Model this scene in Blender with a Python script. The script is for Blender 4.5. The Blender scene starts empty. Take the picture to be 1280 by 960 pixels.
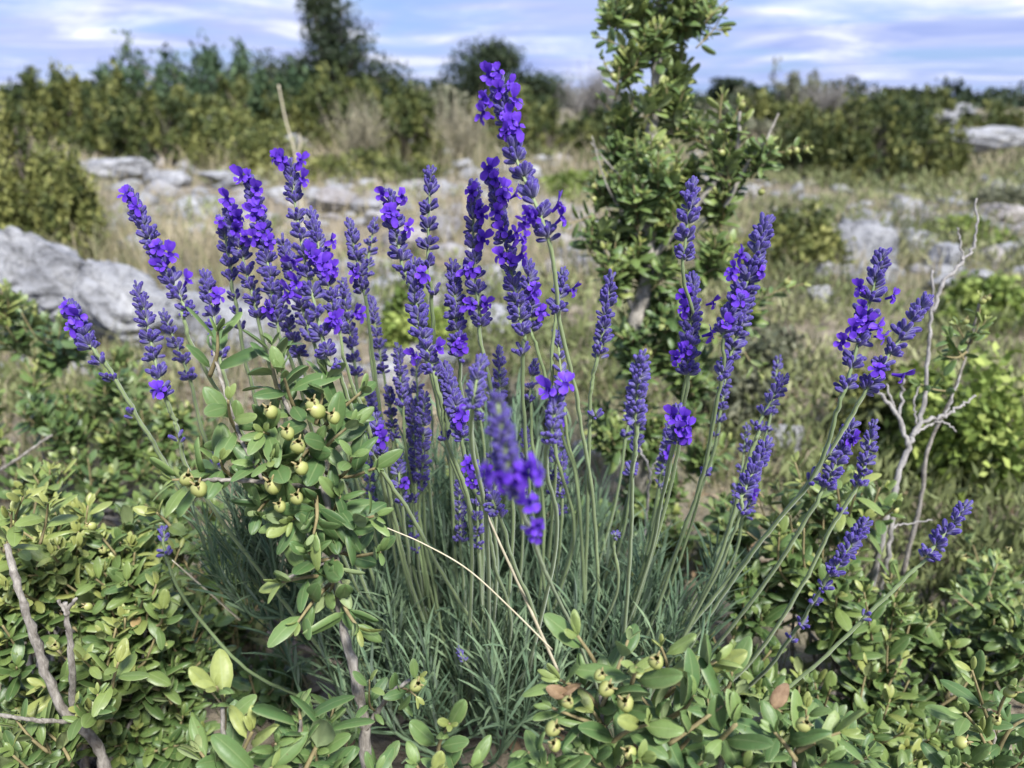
import bpy, math, random
import numpy as np
from mathutils import Vector, Matrix, noise

random.seed(7)
rng = np.random.default_rng(7)
scene = bpy.context.scene
COL = scene.collection
PI = math.pi

# ------------------------------------------------------------------ camera
CAM = np.array([0.0, 0.0, 0.5])
F = 961.0                      # focal length in photo pixels (1280 wide)
PITCH = math.radians(20.54)
cf, sf = math.cos(PITCH), math.sin(PITCH)
FWD = np.array([0, cf, -sf]); UPV = np.array([0, sf, cf]); RGT = np.array([1.0, 0, 0])


def ray(px, py):
    return FWD + RGT * ((px - 640) / F) + UPV * ((480 - py) / F)


def P(px, py, t):
    """world point seen at a photo position, t metres along the view axis"""
    return CAM + ray(px, py) * t


def at(px, py, Y):
    d = ray(px, py)
    return CAM + d * (Y / d[1])


def hgt(x, y):
    """terrain height"""
    r = np.clip((y - 1.2) / 4.0, 0, 1)
    h = 0.035 * np.sin(x * 1.3 + 0.4) * np.cos(y * 1.1 + 0.3) + 0.02 * np.sin(x * 3.1 + y * 2.3)
    f = np.clip((np.hypot(x, y) - 8) / 40.0, 0, 1)
    return h * r + f * 0.25 * np.sin(x * 0.07 + 1.0) * np.cos(y * 0.05)


def onground(px, py):
    d = ray(px, py)
    p = CAM + d * (0.5 / -d[2])
    for _ in range(4):
        k = (0.5 - float(hgt(p[0], p[1]))) / -d[2]
        p = CAM + d * k
    return p


# ------------------------------------------------------------------ helpers
def norm(v):
    v = np.asarray(v, float)
    n = np.linalg.norm(v)
    return v / n if n > 1e-12 else v


def rv(s=1.0):
    return rng.normal(size=3) * s


def perp(a):
    a = norm(a)
    b = np.cross(a, [0, 0, 1.0])
    if np.linalg.norm(b) < 1e-3:
        b = np.cross(a, [1.0, 0, 0])
    return norm(b)


def spline(pts, n=8):
    """Catmull-Rom through pts, n samples per span"""
    p = np.asarray(pts, float)
    if len(p) < 2:
        return p
    q = np.vstack([2 * p[0] - p[1], p, 2 * p[-1] - p[-2]])
    out = []
    for i in range(1, len(q) - 2):
        a, b, c, d = q[i - 1], q[i], q[i + 1], q[i + 2]
        for k in range(n):
            u = k / n
            out.append(0.5 * (2 * b + (c - a) * u + (2 * a - 5 * b + 4 * c - d) * u * u
                              + (3 * b - a - 3 * c + d) * u ** 3))
    out.append(p[-1])
    return np.array(out)


class MB:
    """collects shapes, builds ONE mesh object"""

    def __init__(s):
        s.v, s.f, s.a, s.b, s.c, s.n = [], [], [], [], [], 0

    def add(s, v, f, tint=0.5, along=0.5, ridge=0.0):
        v = np.asarray(v, float)
        k = len(v)
        s.v.append(v)
        for g in (f if isinstance(f, list) else [f]):
            g = np.asarray(g, np.int64)
            if len(g):
                s.f.append(g + s.n)
        s.a.append(np.broadcast_to(np.asarray(tint, float), (k,)))
        s.b.append(np.broadcast_to(np.asarray(along, float), (k,)))
        s.c.append(np.broadcast_to(np.asarray(ridge, float), (k,)))
        s.n += k

    def inst(s, tmpl, mats, locs, tint, ridged=False):
        """many copies of a template (verts, faces, along)"""
        tv, tf, ta = tmpl
        mats = np.asarray(mats); locs = np.asarray(locs); tint = np.asarray(tint, float)
        k = len(locs)
        if k == 0:
            return
        v = np.einsum('kij,nj->kni', mats, tv) + locs[:, None, :]
        n = len(tv)
        fs = []
        for g in (tf if isinstance(tf, list) else [tf]):
            fs.append((g[None] + (np.arange(k) * n)[:, None, None]).reshape(-1, g.shape[1]))
        s.add(v.reshape(-1, 3), fs, np.repeat(tint, n), np.tile(ta, k), np.tile(np.arange(n) % 2, k) if ridged else 0.0)

    def tube(s, pts, rad, sides=6, tint=0.5, capped=True):
        pts = np.asarray(pts, float)
        m = len(pts)
        rad = np.broadcast_to(np.asarray(rad, float), (m,))
        tg = np.gradient(pts, axis=0)
        tg /= np.linalg.norm(tg, axis=1)[:, None] + 1e-12
        u = perp(tg[0])
        ang = np.arange(sides) * 2 * PI / sides
        vs = []
        for i in range(m):
            u = u - tg[i] * np.dot(u, tg[i]); u = norm(u)
            w = np.cross(tg[i], u)
            vs.append(pts[i] + rad[i] * (np.cos(ang)[:, None] * u + np.sin(ang)[:, None] * w))
        v = np.vstack(vs)
        i = np.arange(m - 1)[:, None] * sides
        j = np.arange(sides)[None]
        j2 = (j + 1) % sides
        q = np.stack([i + j, i + j2, i + sides + j2, i + sides + j], -1).reshape(-1, 4)
        fs = [q]
        if capped:
            v = np.vstack([v, pts[0], pts[-1]])
            a0, a1 = m * sides, m * sides + 1
            jj = np.arange(sides); kk = (jj + 1) % sides
            fs.append(np.stack([kk, jj, np.full(sides, a0)], -1))
            b = (m - 1) * sides
            fs.append(np.stack([b + jj, b + kk, np.full(sides, a1)], -1))
        s.add(v, fs, tint, np.linspace(0, 1, len(v)))

    def build(s, name, mat, parent=None, smooth=True, origin=None):
        v = np.vstack(s.v)
        org = np.zeros(3)
        if parent is not None:
            org = np.array(parent.get('_o', (0, 0, 0)))
        elif origin is not None:
            org = np.asarray(origin, float)
        v = v - org
        me = bpy.data.meshes.new(name)
        me.vertices.add(len(v))
        me.vertices.foreach_set('co', v.astype(np.float32).ravel())
        loops = np.concatenate([g.ravel() for g in s.f])
        sizes = np.concatenate([np.full(len(g), g.shape[1]) for g in s.f])
        starts = np.concatenate([[0], np.cumsum(sizes)[:-1]])
        me.loops.add(len(loops))
        me.loops.foreach_set('vertex_index', loops.astype(np.int32))
        me.polygons.add(len(sizes))
        me.polygons.foreach_set('loop_start', starts.astype(np.int32))
        me.polygons.foreach_set('loop_total', sizes.astype(np.int32))
        me.update(calc_edges=True)
        if smooth:
            me.polygons.foreach_set('use_smooth', np.ones(len(sizes), bool))
        for nm, arr in (('tint', s.a), ('along', s.b), ('ridge', s.c)):
            at_ = me.attributes.new(nm, 'FLOAT', 'POINT')
            at_.data.foreach_set('value', np.concatenate(arr).astype(np.float32))
        me.materials.append(mat)
        me.validate()
        o = bpy.data.objects.new(name, me)
        COL.objects.link(o)
        if parent is not None:
            o.parent = parent
            o['_o'] = tuple(org)
        else:
            o.location = org
            o['_o'] = tuple(org)
        return o


def thing(name, label, cat, base, group=None):
    o = bpy.data.objects.new(name, None)
    COL.objects.link(o)
    o.empty_display_size = 0.02
    o.location = Vector(base)
    o['_o'] = tuple(float(c) for c in base)
    tag(o, label, cat, group)
    return o


def tag(o, label=None, cat=None, group=None, kind=None):
    if label: o['label'] = label
    if cat: o['category'] = cat
    if group: o['group'] = group
    if kind: o['kind'] = kind
    return o


# ------------------------------------------------------------------ materials
def new_mat(name):
    m = bpy.data.materials.new(name)
    m.use_nodes = True
    nt = m.node_tree
    nt.nodes.clear()
    out = nt.nodes.new('ShaderNodeOutputMaterial')
    return m, nt, out


def N(nt, typ, **kw):
    n = nt.nodes.new(typ)
    for k, v in kw.items():
        setattr(n, k, v)
    return n


def ramp(nt, fac, stops, interp='LINEAR'):
    r = N(nt, 'ShaderNodeValToRGB')
    cr = r.color_ramp
    cr.interpolation = interp
    while len(cr.elements) > 2:
        cr.elements.remove(cr.elements[-1])
    for i, (p, c) in enumerate(stops):
        e = cr.elements[i] if i < 2 else cr.elements.new(p)
        e.position = p
        e.color = (*c, 1)
    if fac is not None:
        nt.links.new(fac, r.inputs[0])
    return r.outputs[0]


def mix(nt, fac, a, b, typ='MIX'):
    m = N(nt, 'ShaderNodeMix', data_type='RGBA', blend_type=typ)
    for i, v in ((0, fac), (6, a), (7, b)):
        if hasattr(v, 'is_output') or isinstance(v, bpy.types.NodeSocket):
            nt.links.new(v, m.inputs[i])
        elif i == 0:
            m.inputs[0].default_value = v
        else:
            m.inputs[i].default_value = (*v, 1)
    return m.outputs[2]


def attr(nt, name):
    return N(nt, 'ShaderNodeAttribute', attribute_name=name).outputs['Fac']


def noise_n(nt, scale, detail=4, rough=0.55, vec=None, dist=0.0):
    n = N(nt, 'ShaderNodeTexNoise')
    n.inputs['Scale'].default_value = scale
    n.inputs['Detail'].default_value = detail
    n.inputs['Roughness'].default_value = rough
    n.inputs['Distortion'].default_value = dist
    if vec is None:
        vec = N(nt, 'ShaderNodeNewGeometry').outputs['Position']
    nt.links.new(vec, n.inputs['Vector'])
    return n.outputs['Fac']


def maprange(nt, v, a, b, c=0.0, d=1.0):
    m = N(nt, 'ShaderNodeMapRange')
    nt.links.new(v, m.inputs[0])
    for i, x in enumerate((a, b, c, d)):
        m.inputs[i + 1].default_value = x
    return m.outputs[0]


def math_node(nt, op, a, b):
    m = N(nt, 'ShaderNodeMath', operation=op)
    nt.links.new(a, m.inputs[0]); nt.links.new(b, m.inputs[1])
    return m.outputs[0]


def leaf_mat(name, stops, under, rough=0.42, spec=0.42, trans=0.15, midrib=(0.26, 0.32, 0.14), margin=(0.30, 0.34, 0.15),
             mottle=260.0, ribw=0.10):
    """stops: leaf colours over tint; midrib and margin follow the leaf's cross coordinate"""
    m, nt, out = new_mat(name)
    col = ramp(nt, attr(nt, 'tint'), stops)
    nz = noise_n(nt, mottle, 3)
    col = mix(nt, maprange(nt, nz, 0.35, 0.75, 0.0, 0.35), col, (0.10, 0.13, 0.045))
    col = mix(nt, maprange(nt, noise_n(nt, 620.0, 2, 0.7), 0.69, 0.74, 0.0, 0.7), col, (0.13, 0.085, 0.04))
    al = attr(nt, 'along')
    if midrib:
        col = mix(nt, maprange(nt, al, 0.0, ribw, 0.45, 0.0), col, midrib)
    if margin:
        col = mix(nt, maprange(nt, al, 0.86, 1.0, 0.0, 0.45), col, margin)
    back = N(nt, 'ShaderNodeNewGeometry').outputs['Backfacing']
    if under:
        bk = mix(nt, 0.65, col, under)
        col = mix(nt, back, col, bk)
    b = N(nt, 'ShaderNodeBsdfPrincipled')
    nt.links.new(col, b.inputs['Base Color'])
    b.inputs['Roughness'].default_value = rough
    b.inputs['Specular IOR Level'].default_value = spec
    bmp = N(nt, 'ShaderNodeBump')
    bmp.inputs['Strength'].default_value = 0.25
    bmp.inputs['Distance'].default_value = 0.0006
    nt.links.new(noise_n(nt, 420.0, 2), bmp.inputs['Height'])
    nt.links.new(bmp.outputs[0], b.inputs['Normal'])
    t = N(nt, 'ShaderNodeBsdfTranslucent')
    tc = mix(nt, 0.5, col, (0.22, 0.30, 0.05))
    nt.links.new(tc, t.inputs['Color'])
    s = N(nt, 'ShaderNodeMixShader')
    s.inputs[0].default_value = trans
    nt.links.new(b.outputs[0], s.inputs[1]); nt.links.new(t.outputs[0], s.inputs[2])
    nt.links.new(s.outputs[0], out.inputs[0])
    return m


def far_leaf(name, stops, trans=0.15, rough=0.6):
    m, nt, out = new_mat(name)
    col = ramp(nt, attr(nt, 'tint'), stops)
    b = N(nt, 'ShaderNodeBsdfPrincipled')
    nt.links.new(col, b.inputs['Base Color'])
    b.inputs['Roughness'].default_value = rough
    b.inputs['Specular IOR Level'].default_value = 0.25
    t = N(nt, 'ShaderNodeBsdfTranslucent')
    nt.links.new(col, t.inputs['Color'])
    s = N(nt, 'ShaderNodeMixShader')
    s.inputs[0].default_value = trans
    nt.links.new(b.outputs[0], s.inputs[1]); nt.links.new(t.outputs[0], s.inputs[2])
    nt.links.new(s.outputs[0], out.inputs[0])
    return m


def bark_mat(name, a, b_, scale=300.0, bump=0.6):
    m, nt, out = new_mat(name)
    geo = N(nt, 'ShaderNodeNewGeometry').outputs['Position']
    mp = N(nt, 'ShaderNodeMapping')
    mp.inputs['Scale'].default_value = (1, 1, 0.35)
    nt.links.new(geo, mp.inputs[0])
    nz = noise_n(nt, scale, 5, 0.65, mp.outputs[0], 0.6)
    col = ramp(nt, nz, [(0.3, a), (0.7, b_)])
    n2 = noise_n(nt, scale * 0.22, 3)
    col = mix(nt, maprange(nt, n2, 0.5, 0.7, 0, 0.5), col, tuple(0.55 * x for x in a))
    b = N(nt, 'ShaderNodeBsdfPrincipled')
    nt.links.new(col, b.inputs['Base Color'])
    b.inputs['Roughness'].default_value = 0.85
    b.inputs['Specular IOR Level'].default_value = 0.2
    bmp = N(nt, 'ShaderNodeBump')
    bmp.inputs['Strength'].default_value = bump
    bmp.inputs['Distance'].default_value = 0.25 / scale
    nt.links.new(nz, bmp.inputs['Height'])
    nt.links.new(bmp.outputs[0], b.inputs['Normal'])
    nt.links.new(b.outputs[0], out.inputs[0])
    return m


def simple_mat(name, fn, rough=0.6, spec=0.3, sheen=None, trans=0.0):
    m, nt, out = new_mat(name)
    col = fn(nt)
    b = N(nt, 'ShaderNodeBsdfPrincipled')
    nt.links.new(col, b.inputs['Base Color'])
    b.inputs['Roughness'].default_value = rough
    b.inputs['Specular IOR Level'].default_value = spec
    if sheen:
        b.inputs['Sheen Weight'].default_value = sheen[0]
        b.inputs['Sheen Roughness'].default_value = 0.5
        b.inputs['Sheen Tint'].default_value = (*sheen[1], 1)
    sh = b.outputs[0]
    if trans:
        t = N(nt, 'ShaderNodeBsdfTranslucent')
        nt.links.new(col, t.inputs['Color'])
        s = N(nt, 'ShaderNodeMixShader')
        s.inputs[0].default_value = trans
        nt.links.new(sh, s.inputs[1]); nt.links.new(t.outputs[0], s.inputs[2])
        sh = s.outputs[0]
    nt.links.new(sh, out.inputs[0])
    return m


M = {}
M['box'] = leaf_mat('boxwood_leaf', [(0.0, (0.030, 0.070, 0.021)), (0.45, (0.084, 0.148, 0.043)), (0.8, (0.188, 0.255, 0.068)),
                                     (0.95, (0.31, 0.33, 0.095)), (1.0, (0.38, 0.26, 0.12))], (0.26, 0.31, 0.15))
M['box_near'] = leaf_mat('boxwood_leaf_glossy', [(0.0, (0.036, 0.082, 0.028)), (0.45, (0.084, 0.158, 0.052)), (0.8, (0.170, 0.252, 0.078)),
                                     (0.95, (0.31, 0.34, 0.10)), (1.0, (0.38, 0.30, 0.12))], (0.27, 0.33, 0.17), rough=0.46, spec=0.36)
M['lav_leaf'] = leaf_mat('lavender_leaf', [(0.0, (0.070, 0.125, 0.075)), (0.5, (0.130, 0.205, 0.122)), (1.0, (0.22, 0.305, 0.175))],
                         (0.22, 0.28, 0.22), rough=0.75, spec=0.2, trans=0.15, midrib=None, margin=(0.24, 0.29, 0.20))
M['bark'] = bark_mat('boxwood_bark', (0.105, 0.090, 0.075), (0.42, 0.39, 0.34), 330, 1.0)
M['twig'] = bark_mat('young_twig', (0.20, 0.16, 0.08), (0.30, 0.26, 0.13), 500)
M['grey_bark'] = bark_mat('mottled_grey_bark', (0.13, 0.12, 0.10), (0.40, 0.37, 0.32), 160, 0.9)
M['wood'] = bark_mat('lavender_wood', (0.11, 0.09, 0.075), (0.26, 0.22, 0.18))
M['dead'] = bark_mat('bleached_wood', (0.15, 0.14, 0.13), (0.40, 0.38, 0.355), 260)
M['far_bark'] = bark_mat('shrub_bark', (0.10, 0.085, 0.07), (0.22, 0.19, 0.16), 30)


def stem_col(nt):
    c = ramp(nt, attr(nt, 'tint'), [(0.0, (0.13, 0.185, 0.075)), (1.0, (0.25, 0.32, 0.145))])
    return mix(nt, maprange(nt, noise_n(nt, 220, 3), 0.4, 0.8, 0, 0.4), c, (0.11, 0.13, 0.07))


M['stem'] = simple_mat('lavender_stem', stem_col, 0.6, 0.3, (0.25, (0.8, 0.85, 0.8)))


def bud_col(nt):
    al = attr(nt, 'along')
    c = ramp(nt, al, [(0.0, (0.13, 0.14, 0.13)), (0.25, (0.075, 0.072, 0.15)), (0.6, (0.031, 0.017, 0.150)), (0.9, (0.020, 0.009, 0.125)), (1.0, (0.06, 0.026, 0.29))])
    c2 = ramp(nt, al, [(0.0, (0.20, 0.22, 0.21)), (0.3, (0.14, 0.14, 0.23)), (0.75, (0.080, 0.064, 0.25)), (1.0, (0.095, 0.062, 0.32))])
    c = mix(nt, maprange(nt, attr(nt, 'tint'), 0.0, 1.0, 0.0, 0.9), c, c2)
    fz = math_node(nt, 'MULTIPLY', maprange(nt, attr(nt, 'ridge'), 0.5, 1.0, 0.0, 0.48), maprange(nt, al, 0.95, 0.7, 0.15, 1.0))
    c = mix(nt, fz, c, (0.19, 0.17, 0.38))
    return mix(nt, maprange(nt, noise_n(nt, 1300, 3, 0.7), 0.54, 0.72, 0, 0.35), c, (0.26, 0.25, 0.38))


M['bud'] = simple_mat('lavender_bud', bud_col, 0.6, 0.25, (0.30, (0.72, 0.70, 1.0)))


def petal_col(nt):
    c = ramp(nt, attr(nt, 'along'), [(0.0, (0.03, 0.010, 0.18)), (0.3, (0.11, 0.032, 0.50)), (1.0, (0.21, 0.075, 0.72))])
    return mix(nt, maprange(nt, noise_n(nt, 420, 4, 0.7), 0.38, 0.68, 0, 0.7), c, (0.085, 0.025, 0.42))


M['petal'] = simple_mat('lavender_petal', petal_col, 0.5, 0.2, (0.2, (0.7, 0.6, 1.0)), 0.3)


def fruit_col(nt):
    c = ramp(nt, attr(nt, 'along'), [(0.0, (0.16, 0.20, 0.045)), (0.55, (0.30, 0.33, 0.10)), (0.85, (0.40, 0.40, 0.16)), (1.0, (0.26, 0.17, 0.09))])
    return mix(nt, maprange(nt, noise_n(nt, 300, 4), 0.5, 0.75, 0, 0.45), c, (0.24, 0.22, 0.08))


M['fruit'] = simple_mat('seed_capsule', fruit_col, 0.42, 0.4)
M['tan'] = simple_mat('dry_leaf', lambda nt: ramp(nt, noise_n(nt, 250, 4), [(0.3, (0.19, 0.12, 0.07)), (0.7, (0.36, 0.25, 0.15))]), 0.7, 0.2, None, 0.25)
M['litter'] = simple_mat('fallen_leaf', lambda nt: ramp(nt, attr(nt, 'tint'), [(0.0, (0.09, 0.06, 0.04)), (0.6, (0.21, 0.15, 0.09)), (1.0, (0.38, 0.31, 0.21))]), 0.8, 0.15)
M['straw'] = simple_mat('straw', lambda nt: ramp(nt, noise_n(nt, 150, 3), [(0.3, (0.50, 0.44, 0.30)), (0.7, (0.66, 0.60, 0.44))]), 0.6, 0.2)
M['grass'] = far_leaf('grass_blades', [(0.0, (0.085, 0.105, 0.045)), (0.25, (0.16, 0.18, 0.075)), (0.5, (0.27, 0.24, 0.135)), (0.75, (0.40, 0.335, 0.22)), (1.0, (0.56, 0.49, 0.36))], 0.2)
M['juniper'] = far_leaf('juniper_needles', [(0.0, (0.030, 0.048, 0.015)), (0.5, (0.085, 0.105, 0.030)), (1.0, (0.21, 0.215, 0.062))])
M['oak'] = far_leaf('evergreen_oak_leaf', [(0.0, (0.016, 0.028, 0.014)), (0.6, (0.032, 0.050, 0.022)), (1.0, (0.060, 0.080, 0.035))])
M['bluegreen'] = far_leaf('pale_green_leaf', [(0.0, (0.035, 0.065, 0.035)), (0.6, (0.065, 0.110, 0.050)), (1.0, (0.12, 0.17, 0.075))])
M['olive'] = far_leaf('olive_green_leaf', [(0.0, (0.045, 0.062, 0.020)), (0.5, (0.125, 0.145, 0.040)), (1.0, (0.29, 0.29, 0.090))])
M['bright'] = far_leaf('bright_green_leaf', [(0.0, (0.085, 0.130, 0.026)), (0.5, (0.185, 0.255, 0.055)), (1.0, (0.33, 0.39, 0.10))])
M['greymound'] = far_leaf('grey_green_leaf', [(0.0, (0.075, 0.085, 0.050)), (0.6, (0.14, 0.15, 0.09)), (1.0, (0.23, 0.23, 0.15))])
M['herb'] = far_leaf('herb_leaf', [(0.0, (0.12, 0.145, 0.055)), (0.5, (0.215, 0.24, 0.10)), (1.0, (0.38, 0.36, 0.20))])
M['drytwig'] = far_leaf('dry_twigs', [(0.0, (0.20, 0.18, 0.115)), (0.6, (0.34, 0.31, 0.21)), (1.0, (0.50, 0.46, 0.33))], 0.1)
M['greytwig'] = far_leaf('grey_twigs', [(0.0, (0.12, 0.115, 0.10)), (0.6, (0.22, 0.205, 0.185)), (1.0, (0.33, 0.31, 0.29))], 0.05)


def rock_material():
    m, nt, out = new_mat('limestone')
    nz = noise_n(nt, 7, 6, 0.62, None, 0.4)
    col = ramp(nt, nz, [(0.28, (0.19, 0.195, 0.21)), (0.5, (0.36, 0.365, 0.38)), (0.72, (0.52, 0.52, 0.52))])
    vo = N(nt, 'ShaderNodeTexVoronoi', feature='DISTANCE_TO_EDGE')
    vo.inputs['Scale'].default_value = 9
    wp = N(nt, 'ShaderNodeVectorMath', operation='ADD')
    nw = N(nt, 'ShaderNodeTexNoise'); nw.inputs['Scale'].default_value = 6; nw.inputs['Detail'].default_value = 5
    gp = N(nt, 'ShaderNodeNewGeometry').outputs['Position']
    nt.links.new(gp, nw.inputs['Vector']); nt.links.new(gp, wp.inputs[0]); nt.links.new(nw.outputs['Color'], wp.inputs[1])
    nt.links.new(wp.outputs[0], vo.inputs['Vector'])
    crack = maprange(nt, vo.outputs['Distance'], 0.0, 0.035, 0.75, 0.0)
    col = mix(nt, crack, col, (0.07, 0.07, 0.07))
    n2 = noise_n(nt, 38, 5, 0.6)
    col = mix(nt, maprange(nt, n2, 0.52, 0.68, 0, 0.7), col, (0.12, 0.12, 0.12))
    col = mix(nt, maprange(nt, attr(nt, 'tint'), 0.5, 1.0, 0, 0.4), col, (0.42, 0.33, 0.27))
    b = N(nt, 'ShaderNodeBsdfPrincipled')
    nt.links.new(col, b.inputs['Base Color'])
    b.inputs['Roughness'].default_value = 0.9
    b.inputs['Specular IOR Level'].default_value = 0.2
    bmp = N(nt, 'ShaderNodeBump')
    bmp.inputs['Strength'].default_value = 0.9
    bmp.inputs['Distance'].default_value = 0.03
    nt.links.new(noise_n(nt, 26, 7, 0.7), bmp.inputs['Height'])
    nt.links.new(bmp.outputs[0], b.inputs['Normal'])
    nt.links.new(b.outputs[0], out.inputs[0])
    return m


M['rock'] = rock_material()


def ground_material():
    m, nt, out = new_mat('stony_ground')
    n1 = noise_n(nt, 1.1, 5, 0.6)
    n2 = noise_n(nt, 14, 6, 0.7)
    n3 = noise_n(nt, 0.5, 3, 0.5)
    col = ramp(nt, n2, [(0.3, (0.10, 0.085, 0.06)), (0.55, (0.235, 0.20, 0.145)), (0.75, (0.36, 0.32, 0.25))])
    col = mix(nt, maprange(nt, n1, 0.48, 0.62, 0, 0.75), col, (0.125, 0.135, 0.060))
    col = mix(nt, maprange(nt, n3, 0.55, 0.7, 0, 0.5), col, (0.34, 0.31, 0.27))
    b = N(nt, 'ShaderNodeBsdfPrincipled')
    nt.links.new(col, b.inputs['Base Color'])
    b.inputs['Roughness'].default_value = 0.95
    b.inputs['Specular IOR Level'].default_value = 0.1
    bmp = N(nt, 'ShaderNodeBump')
    bmp.inputs['Strength'].default_value = 0.8
    bmp.inputs['Distance'].default_value = 0.03
    nt.links.new(n2, bmp.inputs['Height'])
    nt.links.new(bmp.outputs[0], b.inputs['Normal'])
    nt.links.new(b.outputs[0], out.inputs[0])
    return m


M['ground'] = ground_material()

# ------------------------------------------------------------------ templates


def leaf_template(width=0.46, curl=0.12, cup=0.05, fine=True, twist=0.0, tip=0.06):
    ys = np.array([0, 0.06, 0.2, 0.42, 0.65, 0.85, 0.95, 1.0]) if fine else np.array([0, 0.12, 0.42, 0.75, 1.0])
    ws = (np.array([0.05, 0.16, 0.66, 0.97, 0.98, 0.68, 0.40, tip]) if fine else np.array([0.06, 0.42, 1.0, 0.86, tip])) * width / 2
    cs = np.array([-1, -0.55, 0, 0.55, 1.0]) if fine else np.array([-1, 0, 1.0])
    v, al = [], []
    for y, w in zip(ys, ws):
        for c in cs:
            z = -curl * y * y * 1.0 + cup * (1 - (2 * abs(c) - 0.9) ** 2) * min(1, w / (width * 0.3)) - cup * 0.5
            x = c * w
            a = twist * y
            v.append((x * math.cos(a), y, z + x * math.sin(a)))
            al.append(abs(c))
    nc = len(cs)
    f = [(i * nc + j, i * nc + j + 1, (i + 1) * nc + j + 1, (i + 1) * nc + j) for i in range(len(ys) - 1) for j in range(nc - 1)]
    return np.array(v), np.array(f), np.array(al)


LEAF = [leaf_template(0.44, 0.10, 0.05), leaf_template(0.48, 0.22, 0.07, twist=0.25), leaf_template(0.38, 0.02, 0.09, twist=-0.3),
        leaf_template(0.50, -0.10, 0.10, twist=0.15), leaf_template(0.41, 0.32, 0.05, twist=-0.2), leaf_template(0.36, 0.18, 0.12, twist=0.5), leaf_template(0.45, 0.45, 0.03, twist=-0.1)]
LEAF_LO = [leaf_template(0.48, 0.12, 0.05, False), leaf_template(0.52, 0.25, 0.08, False, 0.3), leaf_template(0.46, -0.05, 0.09, False, -0.3)]
LLEAF = [leaf_template(0.060, c, 0.010, False, tw, 0.2) for c, tw in ((0.08, 0.3), (0.22, -0.4), (-0.12, 0.2), (0.4, 0.5))]


def bud_template(sides=10):
    zs = np.array([0, 0.10, 0.3, 0.55, 0.78, 0.92, 1.0])
    rs = np.array([0.08, 0.13, 0.175, 0.20, 0.195, 0.14, 0.04])
    v, al = [], []
    for z, r in zip(zs, rs):
        for k in range(sides):
            a = 2 * PI * k / sides
            rr = r * (1.12 if k % 2 else 0.90)
            v.append((rr * math.cos(a), rr * math.sin(a), z)); al.append(z)
    f = []
    for i in range(len(zs) - 1):
        for k in range(sides):
            f.append((i * sides + k, i * sides + (k + 1) % sides, (i + 1) * sides + (k + 1) % sides, (i + 1) * sides + k))
    return np.array(v), np.array(f), np.array(al)


BUD = bud_template()


def blossom_mesh(seed, fold=1.0, add=0.0):
    """two-lipped five-lobed corolla on a short tube, facing +Z, about 1 unit across"""
    r = np.random.default_rng(seed)
    mb = MB()
    zs = [(-0.75, 0.10), (-0.4, 0.12), (-0.12, 0.17), (0.0, 0.24)]
    sd = 10
    v = np.array([(q * math.cos(2 * PI * k / sd), q * math.sin(2 * PI * k / sd), z) for z, q in zs for k in range(sd)])
    f = np.array([(i * sd + k, i * sd + (k + 1) % sd, (i + 1) * sd + (k + 1) % sd, (i + 1) * sd + k) for i in range(3) for k in range(sd)])
    mb.add(v, f, 0.5, np.repeat([0.3, 0.2, 0.1, 0.0], sd))
    lobes = [(66, 0.46, 0.56, 0.30), (114, 0.46, 0.56, 0.30), (196, 0.36, 0.48, -0.15), (270, 0.40, 0.54, -0.28), (344, 0.36, 0.48, -0.15)]
    for ang, L, W, lift in lobes:
        a = math.radians(ang + r.normal() * 7)
        L *= 1 + r.normal() * 0.14; lift = lift * fold + add + r.normal() * 0.18
        d = np.array([math.cos(a), math.sin(a), 0]); s = np.array([-math.sin(a), math.cos(a), 0])
        st = [(0.0, 0.34), (0.3, 0.80), (0.6, 1.0), (0.86, 0.84), (1.0, 0.48)]
        v, al = [], []
        for u, w in st:
            for c in (-1, -0.4, 0.4, 1):
                p = d * (0.19 + L * u) + s * (c * w * W / 2) + np.array([0, 0, lift * u - 0.16 * u * u * (1 if lift < 0 else 0.4) + 0.06 * c * c + r.normal() * 0.03])
                v.append(p); al.append(0.12 + 0.85 * u)
        f = [(i * 4 + j, i * 4 + j + 1, (i + 1) * 4 + j + 1, (i + 1) * 4 + j) for i in range(4) for j in range(3)]
        mb.add(v, np.array(f), 0.5, al)
    o = mb.build('blossom', M['petal'])
    me = o.data
    bpy.data.objects.remove(o)
    return me


BLOSSOM = [blossom_mesh(s, f_, a_) for s, f_, a_ in ((0, 1, 0), (1, 1.2, .1), (2, .8, .2), (3, 1, .35), (4, 1.3, 0), (5, .7, .4), (6, 1.1, .15))]


def capsule_mesh(seed):
    """three-horned box seed capsule, base at the origin, about one unit tall"""
    r = np.random.default_rng(seed)
    mb = MB()
    sd, rings = 12, 9
    v, al = [], []
    for i in range(rings):
        u = i / (rings - 1)
        q = 0.42 * math.sin(PI * min(1, 0.08 + 0.84 * u)) ** 0.7
        for k in range(sd):
            a = 2 * PI * k / sd
            qq = q * (1 + 0.07 * math.cos(3 * a) + r.normal() * 0.012)
            v.append((qq * math.cos(a), qq * math.sin(a), u)); al.append(0.85 * u)
    f = [(i * sd + k, i * sd + (k + 1) % sd, (i + 1) * sd + (k + 1) % sd, (i + 1) * sd + k) for i in range(rings - 1) for k in range(sd)]
    mb.add(v, np.array(f), 0.5, al)
    for k in range(3):
        a = 2 * PI * k / 3 + r.normal() * 0.1
        pts = [np.array([0.16 * math.cos(a), 0.16 * math.sin(a), 0.9]), np.array([0.25 * math.cos(a), 0.25 * math.sin(a), 1.08]), np.array([0.36 * math.cos(a), 0.36 * math.sin(a), 1.17])]
        mb.tube(spline(pts, 3), np.linspace(0.085, 0.03, 7), 6)
        mb.b[-1] = np.full(len(mb.v[-1]), 0.95)
    o = mb.build('seed_capsule', M['fruit'])
    me = o.data
    bpy.data.objects.remove(o)
    return me


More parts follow.
